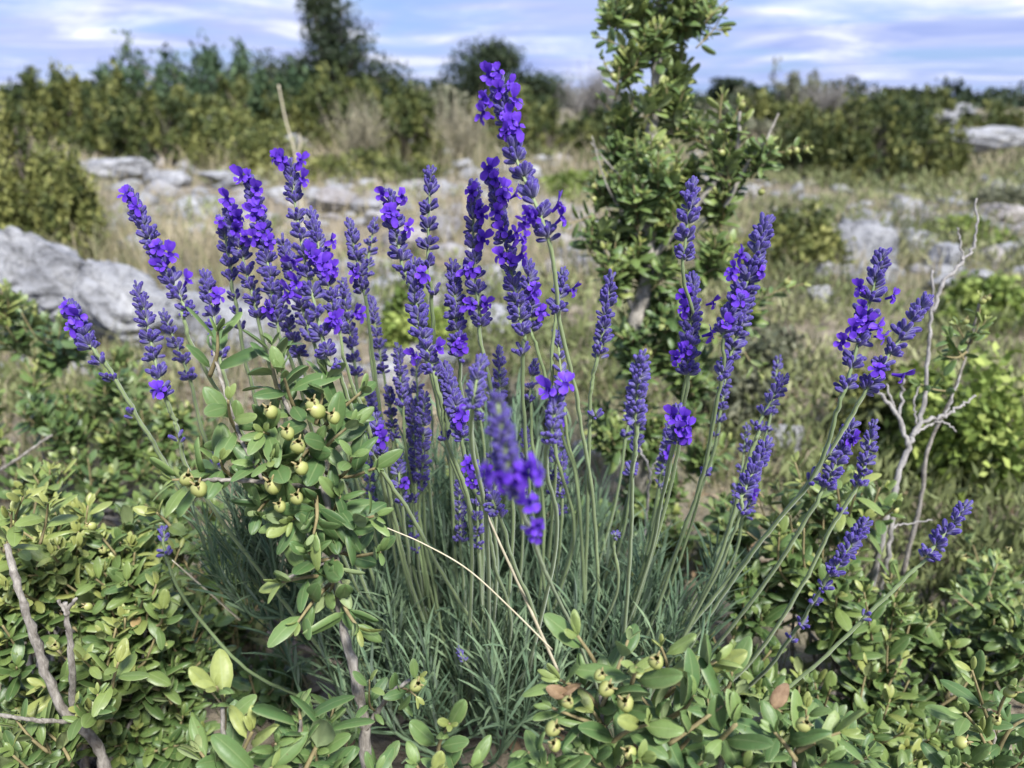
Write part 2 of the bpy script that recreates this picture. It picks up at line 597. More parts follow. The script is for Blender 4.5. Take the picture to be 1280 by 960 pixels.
CAPSULE = [capsule_mesh(s) for s in range(3)]


def frame(y, z):
    """3x3 whose columns are x, y, z with y along the leaf and z near the leaf normal"""
    y = norm(y)
    z = np.asarray(z, float); z = z - y * np.dot(z, y)
    if np.linalg.norm(z) < 1e-6:
        z = perp(y)
    z = norm(z)
    return np.stack([np.cross(y, z), y, z], 1)


def frame_z(z):
    z = norm(z); x = perp(z)
    return np.stack([x, np.cross(z, x), z], 1)


def place_mesh(name, me, parent, loc, rot3, scale):
    o = bpy.data.objects.new(name, me)
    COL.objects.link(o)
    o.parent = parent
    org = np.array(parent['_o'])
    m = Matrix(np.asarray(rot3) * scale).to_4x4()
    m.translation = Vector(loc - org)
    o.matrix_local = m
    return o


# ------------------------------------------------------------------ lavender
L_BASE = np.array([-0.035, 0.56, float(hgt(-0.035, 0.56))])
lav = thing('lavender_plant', 'lavender clump with dozens of upright violet flower spikes and narrow grey-green leaves', 'lavender', L_BASE)


def whorl(mb, p, d, nb, L, ang, jit=0.2, two=True, tint=0.3, squash=1.0):
    """buds round the axis at p; returns (bud tip, direction) list"""
    u = perp(d); w = np.cross(d, u)
    a0 = rng.uniform(0, 2 * PI)
    mats, locs, tn, tips = [], [], [], []
    for k in range(nb):
        a = a0 + 2 * PI * k / nb + rng.normal() * jit
        if two:
            a += 0.32 * math.sin(2 * (a - a0))
        th = ang * (1 + rng.normal() * 0.2)
        o = math.cos(a) * u + math.sin(a) * w
        dr = norm(d * math.cos(th) + o * math.sin(th) + rv(0.07))
        l = L * rng.uniform(0.78, 1.15)
        q = frame_z(dr) * l
        q[:, 0] *= squash; q[:, 1] *= squash
        st = p + o * 0.0009 + d * rng.normal() * 0.0011
        mats.append(q); locs.append(st); tn.append(np.clip(tint + rng.normal() * 0.22, 0, 1)); tips.append((st + dr * l, dr))
    mb.inst(BUD, mats, locs, tn, True)
    return tips


BOXES = []


def stalk(tip, bot, t, way=(), root=None, n=6, L=7.2, fl=(), extra=(), mid=None, pale=0.2, dense=1.0, rt=None, bend=0.0, tt=None):
    """one flowering stalk. tip/bot: photo positions of the spike's ends; way: stem below; extra: lone whorls; fl: open flowers"""
    px = [tip] + ([mid] if mid else []) + [bot] + list(way)
    if root is None:
        lx, ly = px[-1]
        root = (600 + (lx - 600) * 0.42 + rng.normal() * 14, 905)
    px.append(root)
    px = np.array(px, float)
    seg = np.concatenate([[0], np.cumsum(np.linalg.norm(np.diff(px, axis=0), axis=1))])
    sb = seg[2 if mid else 1]
    rt = rt if rt else 0.60 + rng.uniform(-0.03, 0.03)
    tt = tt if tt else t
    pts = []
    for (x, y), s in zip(px, seg):
        if s <= sb:
            d = tt + (t - tt) * s / sb
        else:
            k = (s - sb) / (seg[-1] - sb)
            d = t + (rt - t) * (k ** 1.25)
        pts.append(P(x, y, d))
    pts = np.array(pts)
    axis = spline(pts, 12)
    ip = spline(np.c_[px, np.zeros(len(px))], 12)[:, :2]
    cl = np.concatenate([[0], np.cumsum(np.linalg.norm(np.diff(axis, axis=0), axis=1))])
    tot = cl[-1]
    nb = 24 if mid else 12
    sl = cl[nb]

    def pos(s):
        p = np.array([np.interp(s, cl, axis[:, c]) for c in range(3)])
        q = np.array([np.interp(max(s - 0.004, 0), cl, axis[:, c]) for c in range(3)])
        r = np.array([np.interp(min(s + 0.004, tot), cl, axis[:, c]) for c in range(3)])
        return p, norm(q - r)
    mb = MB()
    up = np.linspace(0.0010, 0.0013, len(axis)); up[:nb] = np.linspace(0.0005, 0.0010, nb)
    kink = axis + np.cumsum(rng.normal(size=axis.shape) * 0.00022, 0) * np.clip(np.arange(len(axis)) - nb, 0, 1)[:, None] * np.clip((tot - cl) / 0.1, 0, 1)[:, None]
    mb.tube(kink[::-1], up[::-1] * (1 + 0.06 * rng.normal(size=len(axis))), 4, rng.uniform(0.1, 1.0))
    # a narrow leaf pair or two low on the stem
    st = mb.build('flower_stalk', M['stem'], lav)
    sp = MB()
    L = L * 0.78 / 1000.0
    tips = []
    # whorls: tight at the top, opening downwards
    for i in range(n):
        u = i / max(1, n - 1)
        s = sl * (0.05 + 0.95 * u ** 1.12)
        p, d = pos(s)
        k = int(round((6 + 4 * min(1, u * 2.5)) * dense))
        LL = L * (0.80 + 0.20 * min(1, u * 2.2)) * rng.uniform(0.92, 1.08)
        a = math.radians(33 + 19 * min(1, u * 2.5) + rng.normal() * 4)
        tips += whorl(sp, p, d, max(k, 4), LL, a, tint=pale)
        if u < 0.2:
            tips += whorl(sp, p + d * 0.0018, d, 4, LL * 0.85, math.radians(13), tint=pale)
            tips += whorl(sp, p - d * 0.0024, d, 7, LL, math.radians(46), tint=pale)
            tips += whorl(sp, p - d * 0.0050, d, 6, LL, math.radians(50), tint=pale)
        elif dense > 0.8:
            tips += whorl(sp, p - d * 0.0018, d, max(k - 2, 4), LL * 0.9, a * 1.18, tint=pale)
    for e in extra:
        j = int(np.argmin(np.hypot(ip[:, 0] - e[0], ip[:, 1] - e[1])))
        p, d = pos(cl[j])
        wm = MB()
        tips += whorl(wm, p, d, e[2] if len(e) > 2 else 6, L * 0.9, math.radians(40), tint=pale + 0.1)
        wm.build('bud_whorl', M['bud'], st)
    sp.build('bud_spike', M['bud'], st)
    for q in fl:
        j = int(np.argmin(np.hypot(ip[:, 0] - q[0], ip[:, 1] - q[1])))
        p = axis[j]
        d = norm(axis[max(j - 1, 0)] - axis[min(j + 1, len(axis) - 1)])
        dep = float(np.dot(p - CAM, FWD))
        tgt = P(q[0], q[1], dep)
        off = tgt - p
        m = np.linalg.norm(off)
        if m > 0.010: off *= 0.010 / m
        o = norm(off * 110 - FWD * 0.75 + d * 0.25 + rv(0.15))
        c = p + off + (-FWD) * 0.0055
        up3 = d - o * np.dot(d, o)
        y = norm(up3 + rv(0.2)); y = norm(y - o * np.dot(y, o))
        R = np.stack([np.cross(y, o), y, o], 1)
        place_mesh('blossom', BLOSSOM[rng.integers(len(BLOSSOM))], st, c, R, rng.uniform(0.0054, 0.0082) * min(1.0, 0.55 + 0.45 * dep / 0.34))
    return st


S = stalk
# left side
S((163, 241), (232, 386), .40, [(250, 435), (300, 520), (352, 620)], n=9, dense=1.1, fl=[(164, 246), (176, 262), (203, 312), (206, 334), (240, 352), (219, 320)], mid=(190, 305))
S((88, 384), (112, 432), .41, [(136, 470), (165, 517), (200, 575), (260, 660)], n=5, L=7.5, fl=[(90, 386), (97, 410), (104, 398)], extra=[(127, 452, 8), (140, 470, 7), (165, 517, 6)])
S((172, 358), (203, 490), .41, [(215, 530), (224, 552), (262, 640)], n=7, mid=(187, 420), fl=[(205, 488)], extra=[(222, 547, 5)])
S((257, 342), (276, 442), .44, [(292, 500), (340, 620)], n=7, dense=.9, pale=.4, fl=[(277, 372)])
S((279, 276), (289, 346), .45, [(298, 400), (312, 470), (350, 600)], n=5, pale=.3, extra=[(290, 372, 6), (297, 392, 6), (301, 412, 5)], fl=[(280, 280)])
S((311, 221), (346, 398), .41, [(372, 470), (410, 600)], n=11, dense=1.1, mid=(330, 300), fl=[(306, 226), (314, 224), (325, 240), (327, 262), (320, 270), (341, 305), (322, 300), (333, 292), (340, 388)])
S((285, 252), (322, 392), .43, [(345, 470), (390, 600)], n=9, dense=1.1, fl=[(288, 252), (297, 268), (303, 276), (312, 300), (300, 290)])
S((361, 196), (408, 440), .38, [(426, 463), (446, 512), (470, 572), (520, 650), (590, 770)], n=11, dense=1.2, mid=(377, 305), root=(690, 900),
  fl=[(348, 202), (356, 204), (380, 205), (383, 228), (370, 330), (398, 326), (408, 334), (414, 342), (375, 356), (366, 368), (420, 400), (425, 402), (392, 318)], extra=[(424, 462, 8), (466, 568, 6)])
S((388, 268), (423, 405), .42, [(440, 470), (475, 580)], n=9, dense=1.1, fl=[(418, 304), (410, 330), (421, 338), (398, 322)])
S((352, 300), (388, 420), .45, [(410, 500), (450, 620)], n=8, pale=.35, fl=[(362, 372)])
S((332, 330), (372, 440), .47, [(400, 520), (440, 640)], n=8, pale=.4)
S((438, 284), (452, 358), .44, [(461, 420), (472, 500), (500, 650)], n=5, pale=.35, fl=[(446, 345)])
S((468, 278), (458, 345), .50, [(463, 400), (470, 480), (500, 640)], n=6, dense=.8, pale=.4, L=6.5)
S((428, 350), (445, 465), .50, [(462, 540), (500, 660)], n=8, pale=.45, L=6.6, fl=[(448, 392), (464, 392)])
S((463, 372), (478, 462), .52, [(490, 540), (520, 660)], n=7, pale=.5, L=6.4)
S((487, 242), (504, 338), .40, [(515, 365), (535, 450), (560, 560), (600, 680)], n=6, fl=[(480, 246), (493, 272), (488, 270), (512, 288), (505, 250)])
S((538, 214), (535, 330), .42, [(542, 366), (547, 450), (566, 600)], n=6, dense=.95, pale=.15, extra=[(543, 364, 7)])
S((517, 330), (541, 462), .40, [(550, 510), (556, 548), (588, 660)], n=10, dense=1.1, mid=(523, 400), pale=.3, fl=[(518, 446), (550, 436), (530, 345)], extra=[(556, 545, 9)])
S((566, 333), (573, 440), .42, [(575, 500), (598, 640)], n=8, dense=1.1, pale=.3, fl=[(578, 428), (575, 436), (582, 340), (586, 384)])
S((593, 226), (601, 403), .41, [(612, 460), (622, 520), (645, 640)], n=10, mid=(592, 315), fl=[(590, 243), (600, 264), (603, 272), (590, 340), (590, 382), (608, 382), (604, 302)])
S((621, 97), (683, 292), .36, [(697, 386), (722, 505), (742, 640)], n=9, L=8.2, mid=(643, 192), root=(752, 900), dense=1.05,
  fl=[(612, 100), (622, 96), (604, 130), (610, 134), (640, 113), (644, 130), (602, 148), (634, 152), (646, 164), (638, 160), (624, 118), (632, 170), (660, 272), (668, 276), (699, 258), (702, 275), (655, 282)],
  extra=[(697, 384, 11)])
S((613, 211), (652, 412), .39, [(652, 440), (656, 540), (668, 650)], n=12, dense=1.1, mid=(632, 305), fl=[(612, 214), (620, 228), (632, 240), (648, 246), (622, 268), (627, 290), (646, 296), (656, 300), (640, 330), (668, 370), (630, 250), (652, 322), (626, 322)], extra=[(652, 442, 6)], root=(706, 900))
S((660, 330), (664, 410), .42, [(672, 440), (700, 540), (722, 640)], n=6, dense=1.1, fl=[(675, 392), (668, 362)], root=(735, 900))
S((703, 345), (698, 384), .44, [(694, 440), (700, 560), (722, 690)], n=3, dense=.9, pale=.5, fl=[(716, 364), (679, 392)])
S((763, 349), (750, 440), .43, [(746, 480), (744, 521), (741, 640)], n=7, dense=.85, pale=.25, extra=[(743, 519, 5)], root=(735, 900))
S((801, 450), (794, 522), .37, [(793, 560), (789, 597), (786, 700)], n=6, L=7.2, pale=.75, extra=[(789, 594, 6)], root=(770, 900), tt=.36)
S((865, 234), (856, 316), .39, [(861, 360), (874, 412), (866, 450), (845, 540), (815, 670)], n=5, L=8.0, root=(745, 900), pale=.3)
S((866, 350), (860, 462), .41, [(852, 520), (830, 640)], n=8, L=7.8, dense=1.1, root=(755, 900), fl=[(852, 372), (852, 388), (886, 418), (848, 442), (842, 448), (856, 436), (888, 380)])
S((957, 277), (906, 412), .38, [(903, 470), (880, 580), (846, 680)], n=9, L=8.2, dense=1.1, mid=(937, 345), root=(765, 900), fl=[(922, 322), (905, 342), (948, 343), (920, 376), (904, 406), (912, 338)], extra=[(888, 463, 5), (903, 470, 6)])
S((936, 372), (912, 448), .42, [(898, 500), (884, 585), (856, 690)], n=6, dense=1.0, L=7.5, pale=.3, extra=[(882, 590, 6)], root=(780, 900))
S((847, 516), (846, 548), .39, [(832, 610), (806, 720)], n=2, dense=1.0, fl=[(838, 520), (852, 522), (858, 534), (846, 536), (855, 545)], root=(740, 900))
# right side
S((1104, 314), (1058, 482), .40, [(1050, 520), (1020, 600), (940, 700), (870, 800)], n=7, L=8.4, mid=(1085, 385), dense=1.1, root=(800, 910), rt=.56,
  fl=[(1068, 362), (1111, 372), (1070, 398), (1078, 404), (1062, 412), (1092, 410), (1098, 422), (1045, 428), (1072, 385)])
S((1158, 374), (1086, 482), .40, [(1060, 530), (1014, 600), (940, 690), (850, 800)], n=6, L=8.2, dense=1.0, root=(790, 910), rt=.56, fl=[(1090, 462), (1122, 470)], extra=[(1034, 570, 5), (1016, 598, 5)])
S((978, 476), (946, 534), .45, [(934, 562), (915, 620), (880, 730)], n=5, L=7, dense=.8, pale=.25, extra=[(935, 558, 4)], root=(790, 905))
S((958, 556), (930, 616), .42, [(926, 645), (890, 730)], n=6, L=7.5, pale=.35, extra=[(928, 640, 7)], root=(795, 905))
S((1063, 535), (1034, 606), .43, [(1010, 650), (930, 770)], n=6, L=7.5, pale=.3, fl=[(1063, 546), (1058, 550)], root=(810, 910))
S((1091, 534), (1074, 604), .45, [(1047, 645), (1000, 730), (930, 830)], n=6, L=6.8, dense=.85, pale=.3, extra=[(1046, 640, 5)], root=(820, 915))
S((1080, 655), (1042, 714), .43, [(1020, 750), (988, 800), (930, 865)], n=6, L=7.2, pale=.25, extra=[(1030, 735, 7), (1018, 752, 6), (1000, 780, 6), (990, 800, 5)], root=(830, 925))
S((1206, 634), (1160, 692), .42, [(1110, 740), (1030, 820), (950, 890)], n=5, L=7.2, dense=.85, pale=.25, extra=[(1078, 768, 3)], root=(860, 960), rt=.5)
# nearest, out of focus, and the lower ones
S((622, 505), (640, 602), .23, [(668, 668), (690, 725), (735, 830)], n=6, L=5.6, pale=.3, dense=1.2, root=(770, 930), tt=.22, rt=.56,
  fl=[(610, 590), (625, 598), (655, 590), (668, 580), (672, 588), (660, 625), (668, 665), (672, 655), (650, 596)], extra=[(666, 655, 5)])
S((600, 455), (592, 504), .33, [(592, 560), (612, 680)], n=4, pale=.6, L=6.2)
S((697, 490), (690, 546), .34, [(690, 600), (700, 700)], n=5, pale=.6, L=6, fl=[(684, 488), (706, 480)])
S((697, 418), (702, 480), .45, [(706, 540), (720, 660)], n=5, pale=.4, L=6.2, dense=.8)
S((668, 455), (662, 500), .48, [(664, 560), (680, 680)], n=4, pale=.5, L=6.2, dense=.8)
S((498, 438), (503, 505), .48, [(508, 580), (530, 700)], n=6, pale=.6, L=6.6)
S((486, 488), (492, 545), .50, [(500, 620), (520, 720)], n=5, pale=.65, L=6.2)
S((512, 500), (522, 598), .50, [(526, 660), (540, 740)], n=8, pale=.65, L=6.2)
S((530, 492), (528, 596), .47, [(530, 650), (548, 740)], n=7, pale=.55, L=6.6, extra=[(530, 612, 5)])
S((470, 522), (478, 566), .46, [(492, 640), (520, 740)], n=4, pale=.6, L=6.4, fl=[(478, 538), (480, 548)])
S((556, 460), (578, 545), .41, [(592, 600), (625, 700)], n=8, pale=.3, fl=[(575, 524), (580, 516)], dense=1.1)
S((588, 578), (622, 640), .40, [(640, 700), (670, 790)], n=5, pale=.45, fl=[(586, 582), (590, 600), (612, 590)], L=6.6)
S((628, 592), (612, 636), .44, [(618, 700), (640, 790)], n=4, pale=.6, L=6.2, dense=.8)
S((205, 664), (207, 690), .50, [(240, 760), (330, 850)], n=2, pale=.5, L=6, dense=.7)
S((205, 395), (236, 470), .47, [(262, 560), (330, 700)], n=5, pale=.4, L=6.4)
S((268, 560), (276, 600), .55, [(300, 680), (380, 800)], n=3, pale=.5, L=6)
S((575, 815), (578, 822), .5, [(590, 850)], n=1, pale=.5, L=4, dense=.6)
S((770, 668), (768, 676), .46, [(764, 760)], n=1, pale=.4, L=5, dense=.6)


for k in range(26):
    x = rng.uniform(455, 760) if k < 18 else rng.uniform(760, 960)
    y = rng.uniform(440, 600)
    ln_ = rng.uniform(45, 95)
    lean_ = (x - 620) * 0.10
    S((x + lean_ * .4, y), (x, y + ln_), rng.uniform(.47, .58), [(x - lean_ * 1.2, y + ln_ + 110)], n=int(rng.integers(4, 8)), pale=rng.uniform(.35, .75), L=rng.uniform(5.6, 6.6), dense=.85, rt=.66,
      fl=[(x + 6, y + ln_ * .6)] if k % 4 == 0 else [], root=(600 + (x - 620) * .55, 905), extra=[(x - 4, y + ln_ + 18, 5)] if k % 3 == 0 else [])


def lav_shoots(mb, wood, centre, spread, n, top, hmin, hmax, reach, lean=(0, 0, 0), ll=(0.027, 0.047)):
    mats, locs, tn, idx = [], [], [], []
    for _ in range(n):
        b = centre + np.array([rng.normal() * spread[0], rng.normal() * spread[1], 0.015])
        a = rng.uniform(0, 2 * PI)
        rr = reach * math.sqrt(rng.uniform(0, 1))
        h = rng.uniform(hmin, hmax) * (1 - 0.4 * (rr / reach) ** 2)
        tp = b + np.array([math.cos(a) * rr, math.sin(a) * rr * 0.75, h]) + np.asarray(lean)
        m1 = b + (tp - b) * 0.5 + np.array([math.cos(a) * rr * 0.25, math.sin(a) * rr * 0.2, -0.01])
        ax = spline([b, m1, tp], 8)
        mb.tube(ax, np.linspace(0.0015, 0.0007, len(ax)), 5, rng.uniform(0.2, .7))
        k = int(rng.integers(10, 15))
        base_t = rng.uniform(0.1, 0.9)
        for i in range(k):
            u = 0.38 + 0.62 * i / (k - 1)
            f = u * (len(ax) - 1); j = min(int(f), len(ax) - 2)
            p = ax[j] + (ax[j + 1] - ax[j]) * (f - j)
            d = norm(ax[j + 1] - ax[j] + np.array([0, 0, 0.002]))
            s = perp(d)
            q = np.cross(d, s)
            o = (s * math.cos(i * PI / 2 + a) + q * math.sin(i * PI / 2 + a))
            for sg in (1, -1):
                th = math.radians(rng.uniform(9, 30) + 10 * (1 - u))
                l = norm(d * math.cos(th) + o * sg * math.sin(th) + rv(0.07))
                L = rng.uniform(*ll) * (0.62 + 0.38 * min(1, (1.12 - u) * 4))
                mats.append(frame(l, d * 1.0 - o * sg * 0.4) * L); locs.append(p); tn.append(np.clip(base_t + rng.normal() * 0.2, 0, 1)); idx.append(rng.integers(4))
    mats = np.array(mats); locs = np.array(locs); tn = np.array(tn); idx = np.array(idx)
    for k in range(4):
        mb.inst(LLEAF[k], mats[idx == k], locs[idx == k], tn[idx == k])


fol, wood = MB(), MB()
lav_shoots(fol, wood, L_BASE + [0.012, 0.0, 0], (0.038, 0.035), 200, None, 0.12, 0.28, 0.105)
lav_shoots(fol, wood, L_BASE + [0.03, -0.03, 0], (0.05, 0.03), 60, None, 0.06, 0.17, 0.11)
for fx, fy, ft in ((560, 930, .56), (640, 920, .55), (500, 900, .57), (730, 880, .56), (800, 850, .57), (450, 850, .58)):
    q = P(fx, fy, ft)
    lav_shoots(fol, wood, np.array([q[0], q[1], max(q[2], 0.0)]), (0.02, 0.015), 22, None, 0.05, 0.11, 0.05, ll=(0.024, 0.036))
lt = P(365, 780, .54)
lav_shoots(fol, wood, np.array([lt[0], lt[1], max(lt[2], 0.03)]), (0.010, 0.012), 30, None, 0.06, 0.14, 0.030, lean=(-0.004, -0.01, 0), ll=(0.020, 0.032))
for k in range(7):
    a = L_BASE + np.array([rng.normal() * 0.03 - 0.02, rng.normal() * 0.02, 0.0])
    b = lt + rv(0.015)
    wood.tube(spline([a, (a + b) / 2 + np.array([0, -0.02, rng.uniform(0, .04)]), b], 8), np.linspace(0.0042, 0.0018, 17), 7, 0.4)
fol.build('foliage', M['lav_leaf'], lav)
wood.build('woody_stem', M['wood'], lav)


# ------------------------------------------------------------------ boxwood
class Box:
    """one boxwood: gathers leaves, twigs and capsules, then builds its parts"""

    def __init__(s, name, label, base, cat='boxwood', group=None, fine=True, mat='box', L=0.019):
        s.root = thing(name, label, cat, base, group)
        s.base = np.asarray(base, float)
        s.fine, s.mat, s.L = fine, mat, L
        s.T = LEAF if fine else LEAF_LO
        s.m, s.p, s.t, s.i = [], [], [], []
        s.tw, s.bk = MB(), MB()
        s.caps = []
        s.dens = 0.78

    def leaf(s, p, l, n, L, tint):
        s.m.append(frame(l, n) * L); s.p.append(p); s.t.append(tint); s.i.append(rng.integers(len(s.T)))

    def shoot(s, a, b, pairs=6, L=None, tint=0.45, bare=0.0, tipful=True, sag=0.1, wob=1.0):
        """leafy shoot from a to b with opposite, crosswise leaf pairs"""
        L = L or s.L
        a = np.asarray(a, float); b = np.asarray(b, float)
        ln = np.linalg.norm(b - a)
        mid = (a + b) / 2 + rv(0.06 * ln) + np.array([0, 0, -sag * ln * 0.5])
        ax = spline([a, mid, b], 6)
        s.tw.tube(ax, np.linspace(0.0011, 0.0006, len(ax)) * (L / 0.019), 5, rng.uniform(0, 1))
        ph = rng.uniform(0, PI)
        for k in range(pairs):
            u = bare + (1 - bare) * (k + 0.6) / pairs
            f = u * (len(ax) - 1); j = min(int(f), len(ax) - 2)
            p = ax[j] + (ax[j + 1] - ax[j]) * (f - j)
            d = norm(ax[j + 1] - ax[j])
            e = perp(d); g = np.cross(d, e)
            an = ph + k * PI / 2 + rng.normal() * 0.25
            o = e * math.cos(an) + g * math.sin(an)
            young = max(0.0, (u - 0.72) / 0.28)
            for sg in (1, -1):
                if rng.uniform() < 0.06: continue
                th = math.radians(58 - 34 * young + rng.normal() * 13 * wob)
                l = norm(d * math.cos(th) + o * sg * math.sin(th) + np.array([0, 0, 0.12]) + rv(0.12))
                nn = d * 0.9 + np.array([0, 0, 0.30]) - o * sg * 0.15 + rv(0.18)
                q = L * (rng.uniform(0.68, 1.10) * (1 - 0.28 * young) if s.mat == 'box_near' else rng.uniform(0.62, 1.18) * (1 - 0.45 * young))
                tt = tint + 0.30 * young + rng.normal() * 0.13
                tt = 1.0 if rng.uniform() < 0.001 else float(np.clip(tt, 0, 0.92))
                s.leaf(p + o * sg * 0.001, l, nn, q, tt)
        if tipful:
            d = norm(ax[-1] - ax[-2])
            e = perp(d); g = np.cross(d, e)
            for k in range(3):
                an = rng.uniform(0, 2 * PI)
                l = norm(d + 0.5 * (e * math.cos(an) + g * math.sin(an)))
                s.leaf(b, l, d - l * 0.3 + rv(0.1), L * rng.uniform(0.3, 0.5), float(np.clip(tint + 0.35, 0, 0.93)))

    def blob(s, c, r, n, ln=(0.04, 0.075), pairs=(5, 8), tint=0.42, shell=0.35, link=0.7, up=0.85):
        """shoots filling an ellipsoid (c, r)"""
        c = np.asarray(c, float); r = np.asarray(r, float)
        for _ in range(max(1, int(round(n * s.dens / 4.2)))):     # sprays of a few shoots from one node
            d = norm(rv())
            if d[2] < -0.35: d[2] *= -0.6
            q = (shell + (1 - shell) * rng.uniform() ** 0.6)
            top = c + d * r * q
            if top[2] < 0.015: continue
            o = norm(d / (r / r.max()) * 0.55 + np.array([0, 0, up]) + rv(0.25))
            l = rng.uniform(*ln)
            a = top - o * l
            tt = tint + rng.normal() * 0.12
            e = perp(o); g = np.cross(o, e); ph = rng.uniform(0, 2 * PI)
            m = int(rng.integers(3, 7))
            for k in range(m):
                an = ph + k * 2.4
                sp = rng.uniform(.25, .75) if k else 0.05
                dr = norm(o + sp * (e * math.cos(an) + g * math.sin(an)) + np.array([0, 0, .12]))
                st = a + o * l * rng.uniform(0, .45)
                tip = st + dr * l * rng.uniform(.6, 1.0)
                if tip[2] < .01: continue
                s.shoot(st, tip, int(rng.integers(pairs[0], pairs[1] + 1)) - (k > 0), tint=tt + rng.normal() * 0.05, sag=0.15)
            if rng.uniform() < link:
                b0 = s.base + np.array([rng.normal() * 0.02, rng.normal() * 0.02, 0.0])
                m1 = b0 + (a - b0) * 0.55 + rv(0.012) + np.array([0, 0, -0.01])
                s.bk.tube(spline([b0, m1, a + o * l * .4], 6), np.linspace(0.0026, 0.0011, 13), 5, rng.uniform())

    def stem(s, pts, r0, r1, sides=8, knob=0.12):
        ax = spline(pts, 8)
        rad = np.linspace(r0, r1, len(ax)) * (1 + rng.normal(size=len(ax)) * knob)
        ax = ax + rng.normal(size=ax.shape) * r1 * 0.25
        s.bk.tube(ax, rad, sides, rng.uniform())
        return ax

    def capsule(s, p, d, size=0.0075):
            s.caps.append((np.asarray(p), norm(d), size * rng.uniform(.78, 1.0)))

    def done(s, stem_name='stem'):
        i = np.array(s.i)
        m, p, t = np.array(s.m), np.array(s.p), np.array(s.t)
        fo = MB()
        for k in range(len(s.T)):
            fo.inst(s.T[k], m[i == k], p[i == k], t[i == k])
        fo.build('foliage', M[s.mat], s.root)
        if s.tw.n: s.tw.build('leafy_twigs', M['twig'], s.root)
        if s.bk.n: s.bk.build(stem_name, M['bark'], s.root)
        for p_, d_, z_ in s.caps:
            place_mesh('seed_capsule', CAPSULE[rng.integers(3)], s.root, p_, frame_z(d_), z_)
        return s.root


def gz(p):
    return np.array([p[0], p[1], float(hgt(p[0], p[1]))])


def pxl(t):
    return t / F


def blobpx(B, px, py, t, rx, ry, rd, n, **kw):
    """ellipsoid given by its photo centre, half width / height in photo pixels, half depth in metres"""
    B.blob(P(px, py, t), (rx * pxl(t), rd, ry * pxl(t) * 1.05), n, **kw)


# A: fruiting sprig in front of the lavender's left half
A = Box('boxwood_shrub', 'boxwood sprig with fat green seed capsules and a grey stem, in front of the lavender', gz(P(470, 1010, .5)), mat='box_near', L=0.021)
T = .39
ax = A.stem([P(468, 1010, .46), P(458, 960, .42), P(452, 880, .40), P(430, 790, .39), P(418, 700, .39), P(405, 610, .385), P(385, 545, .385)], 0.0034, 0.0014)
A.stem([P(405, 610, .385), P(350, 605, .38), P(290, 600, .375), P(250, 600, .375)], 0.0012, 0.0009)
A.stem([P(385, 545, .385), P(360, 510, .385), P(348, 480, .385)], 0.0013, 0.0009)
A.stem([P(330, 603, .38), P(300, 545, .385), P(278, 480, .39), P(262, 420, .395)], 0.0011, 0.0007)
A.stem([P(418, 700, .39), P(375, 715, .38), P(350, 730, .375)], 0.0011, 0.0008)
A.stem([P(425, 690, .39), P(450, 670, .39), P(472, 655, .39)], 0.0011, 0.0008)
A.stem([P(458, 910, .405), P(472, 890, .40), P(490, 865, .39), P(512, 850, .385)], 0.0016, 0.0009)
for a, b, n, l, ti in [((262, 470), (272, 415), 3, .024, .40), ((300, 545), (285, 500), 3, .020, .5), ((350, 500), (340, 432), 4, .021, .35), ((372, 520), (352, 462), 4, .022, .4),
                       ((395, 530), (408, 470), 4, .021, .45), ((400, 540), (452, 490), 4, .023, .45), ((400, 570), (440, 530), 4, .021, .4), ((405, 590), (470, 585), 4, .021, .35),
                       ((390, 560), (375, 575), 5, .021, .55), ((380, 590), (358, 570), 5, .022, .55), ((360, 603), (338, 575), 5, .021, .5), ((340, 605), (318, 580), 5, .020, .45),
                       ((300, 600), (275, 575), 4, .020, .5), ((280, 600), (215, 600), 4, .020, .5), ((345, 610), (322, 640), 4, .021, .45), ((370, 612), (365, 650), 5, .022, .5),
                       ((395, 620), (392, 668), 5, .021, .45), ((405, 640), (352, 650), 4, .021, .45), ((410, 650), (425, 620), 4, .020, .4), ((420, 660), (468, 645), 4, .022, .4), ((425, 690), (475, 690), 4, .022, .3),
                       ((418, 700), (385, 690), 4, .021, .4), ((415, 720), (352, 728), 3, .022, .5), ((412, 730), (372, 778), 3, .022, .5), ((425, 740), (448, 785), 3, .022, .6),
                       ((420, 700), (410, 745), 3, .020, .75), ((485, 870), (524, 846), 3, .013, .6), ((470, 890), (462, 850), 3, .013, .5), ((492, 862), (520, 870), 2, .014, .7),
                       ((345, 520), (300, 560), 4, .021, .4), ((355, 545), (330, 540), 4, .020, .5), ((420, 600), (440, 570), 3, .02, .4)]:
    A.shoot(P(*a, T + rng.uniform(-.012, .02)), P(*b, T - .012 + rng.uniform(-.012, .012)), n, L=l, tint=ti, sag=0.0)
for (x, y, s_) in [(343, 513, .0082), (372, 556, .0095), (381, 583, .0092), (346, 606, .0088), (352, 630, .0075), (232, 596, .0080), (252, 610, .0085), (420, 520, .008), (404, 512, .0085), (372, 620, .008), (516, 852, .0078), (392, 505, .0075), (362, 540, .0075)]:
    A.capsule(P(x, y + 8, T - .024), np.array([rng.normal() * .35, -.45, .8]), s_ * 1.1)
A.done()

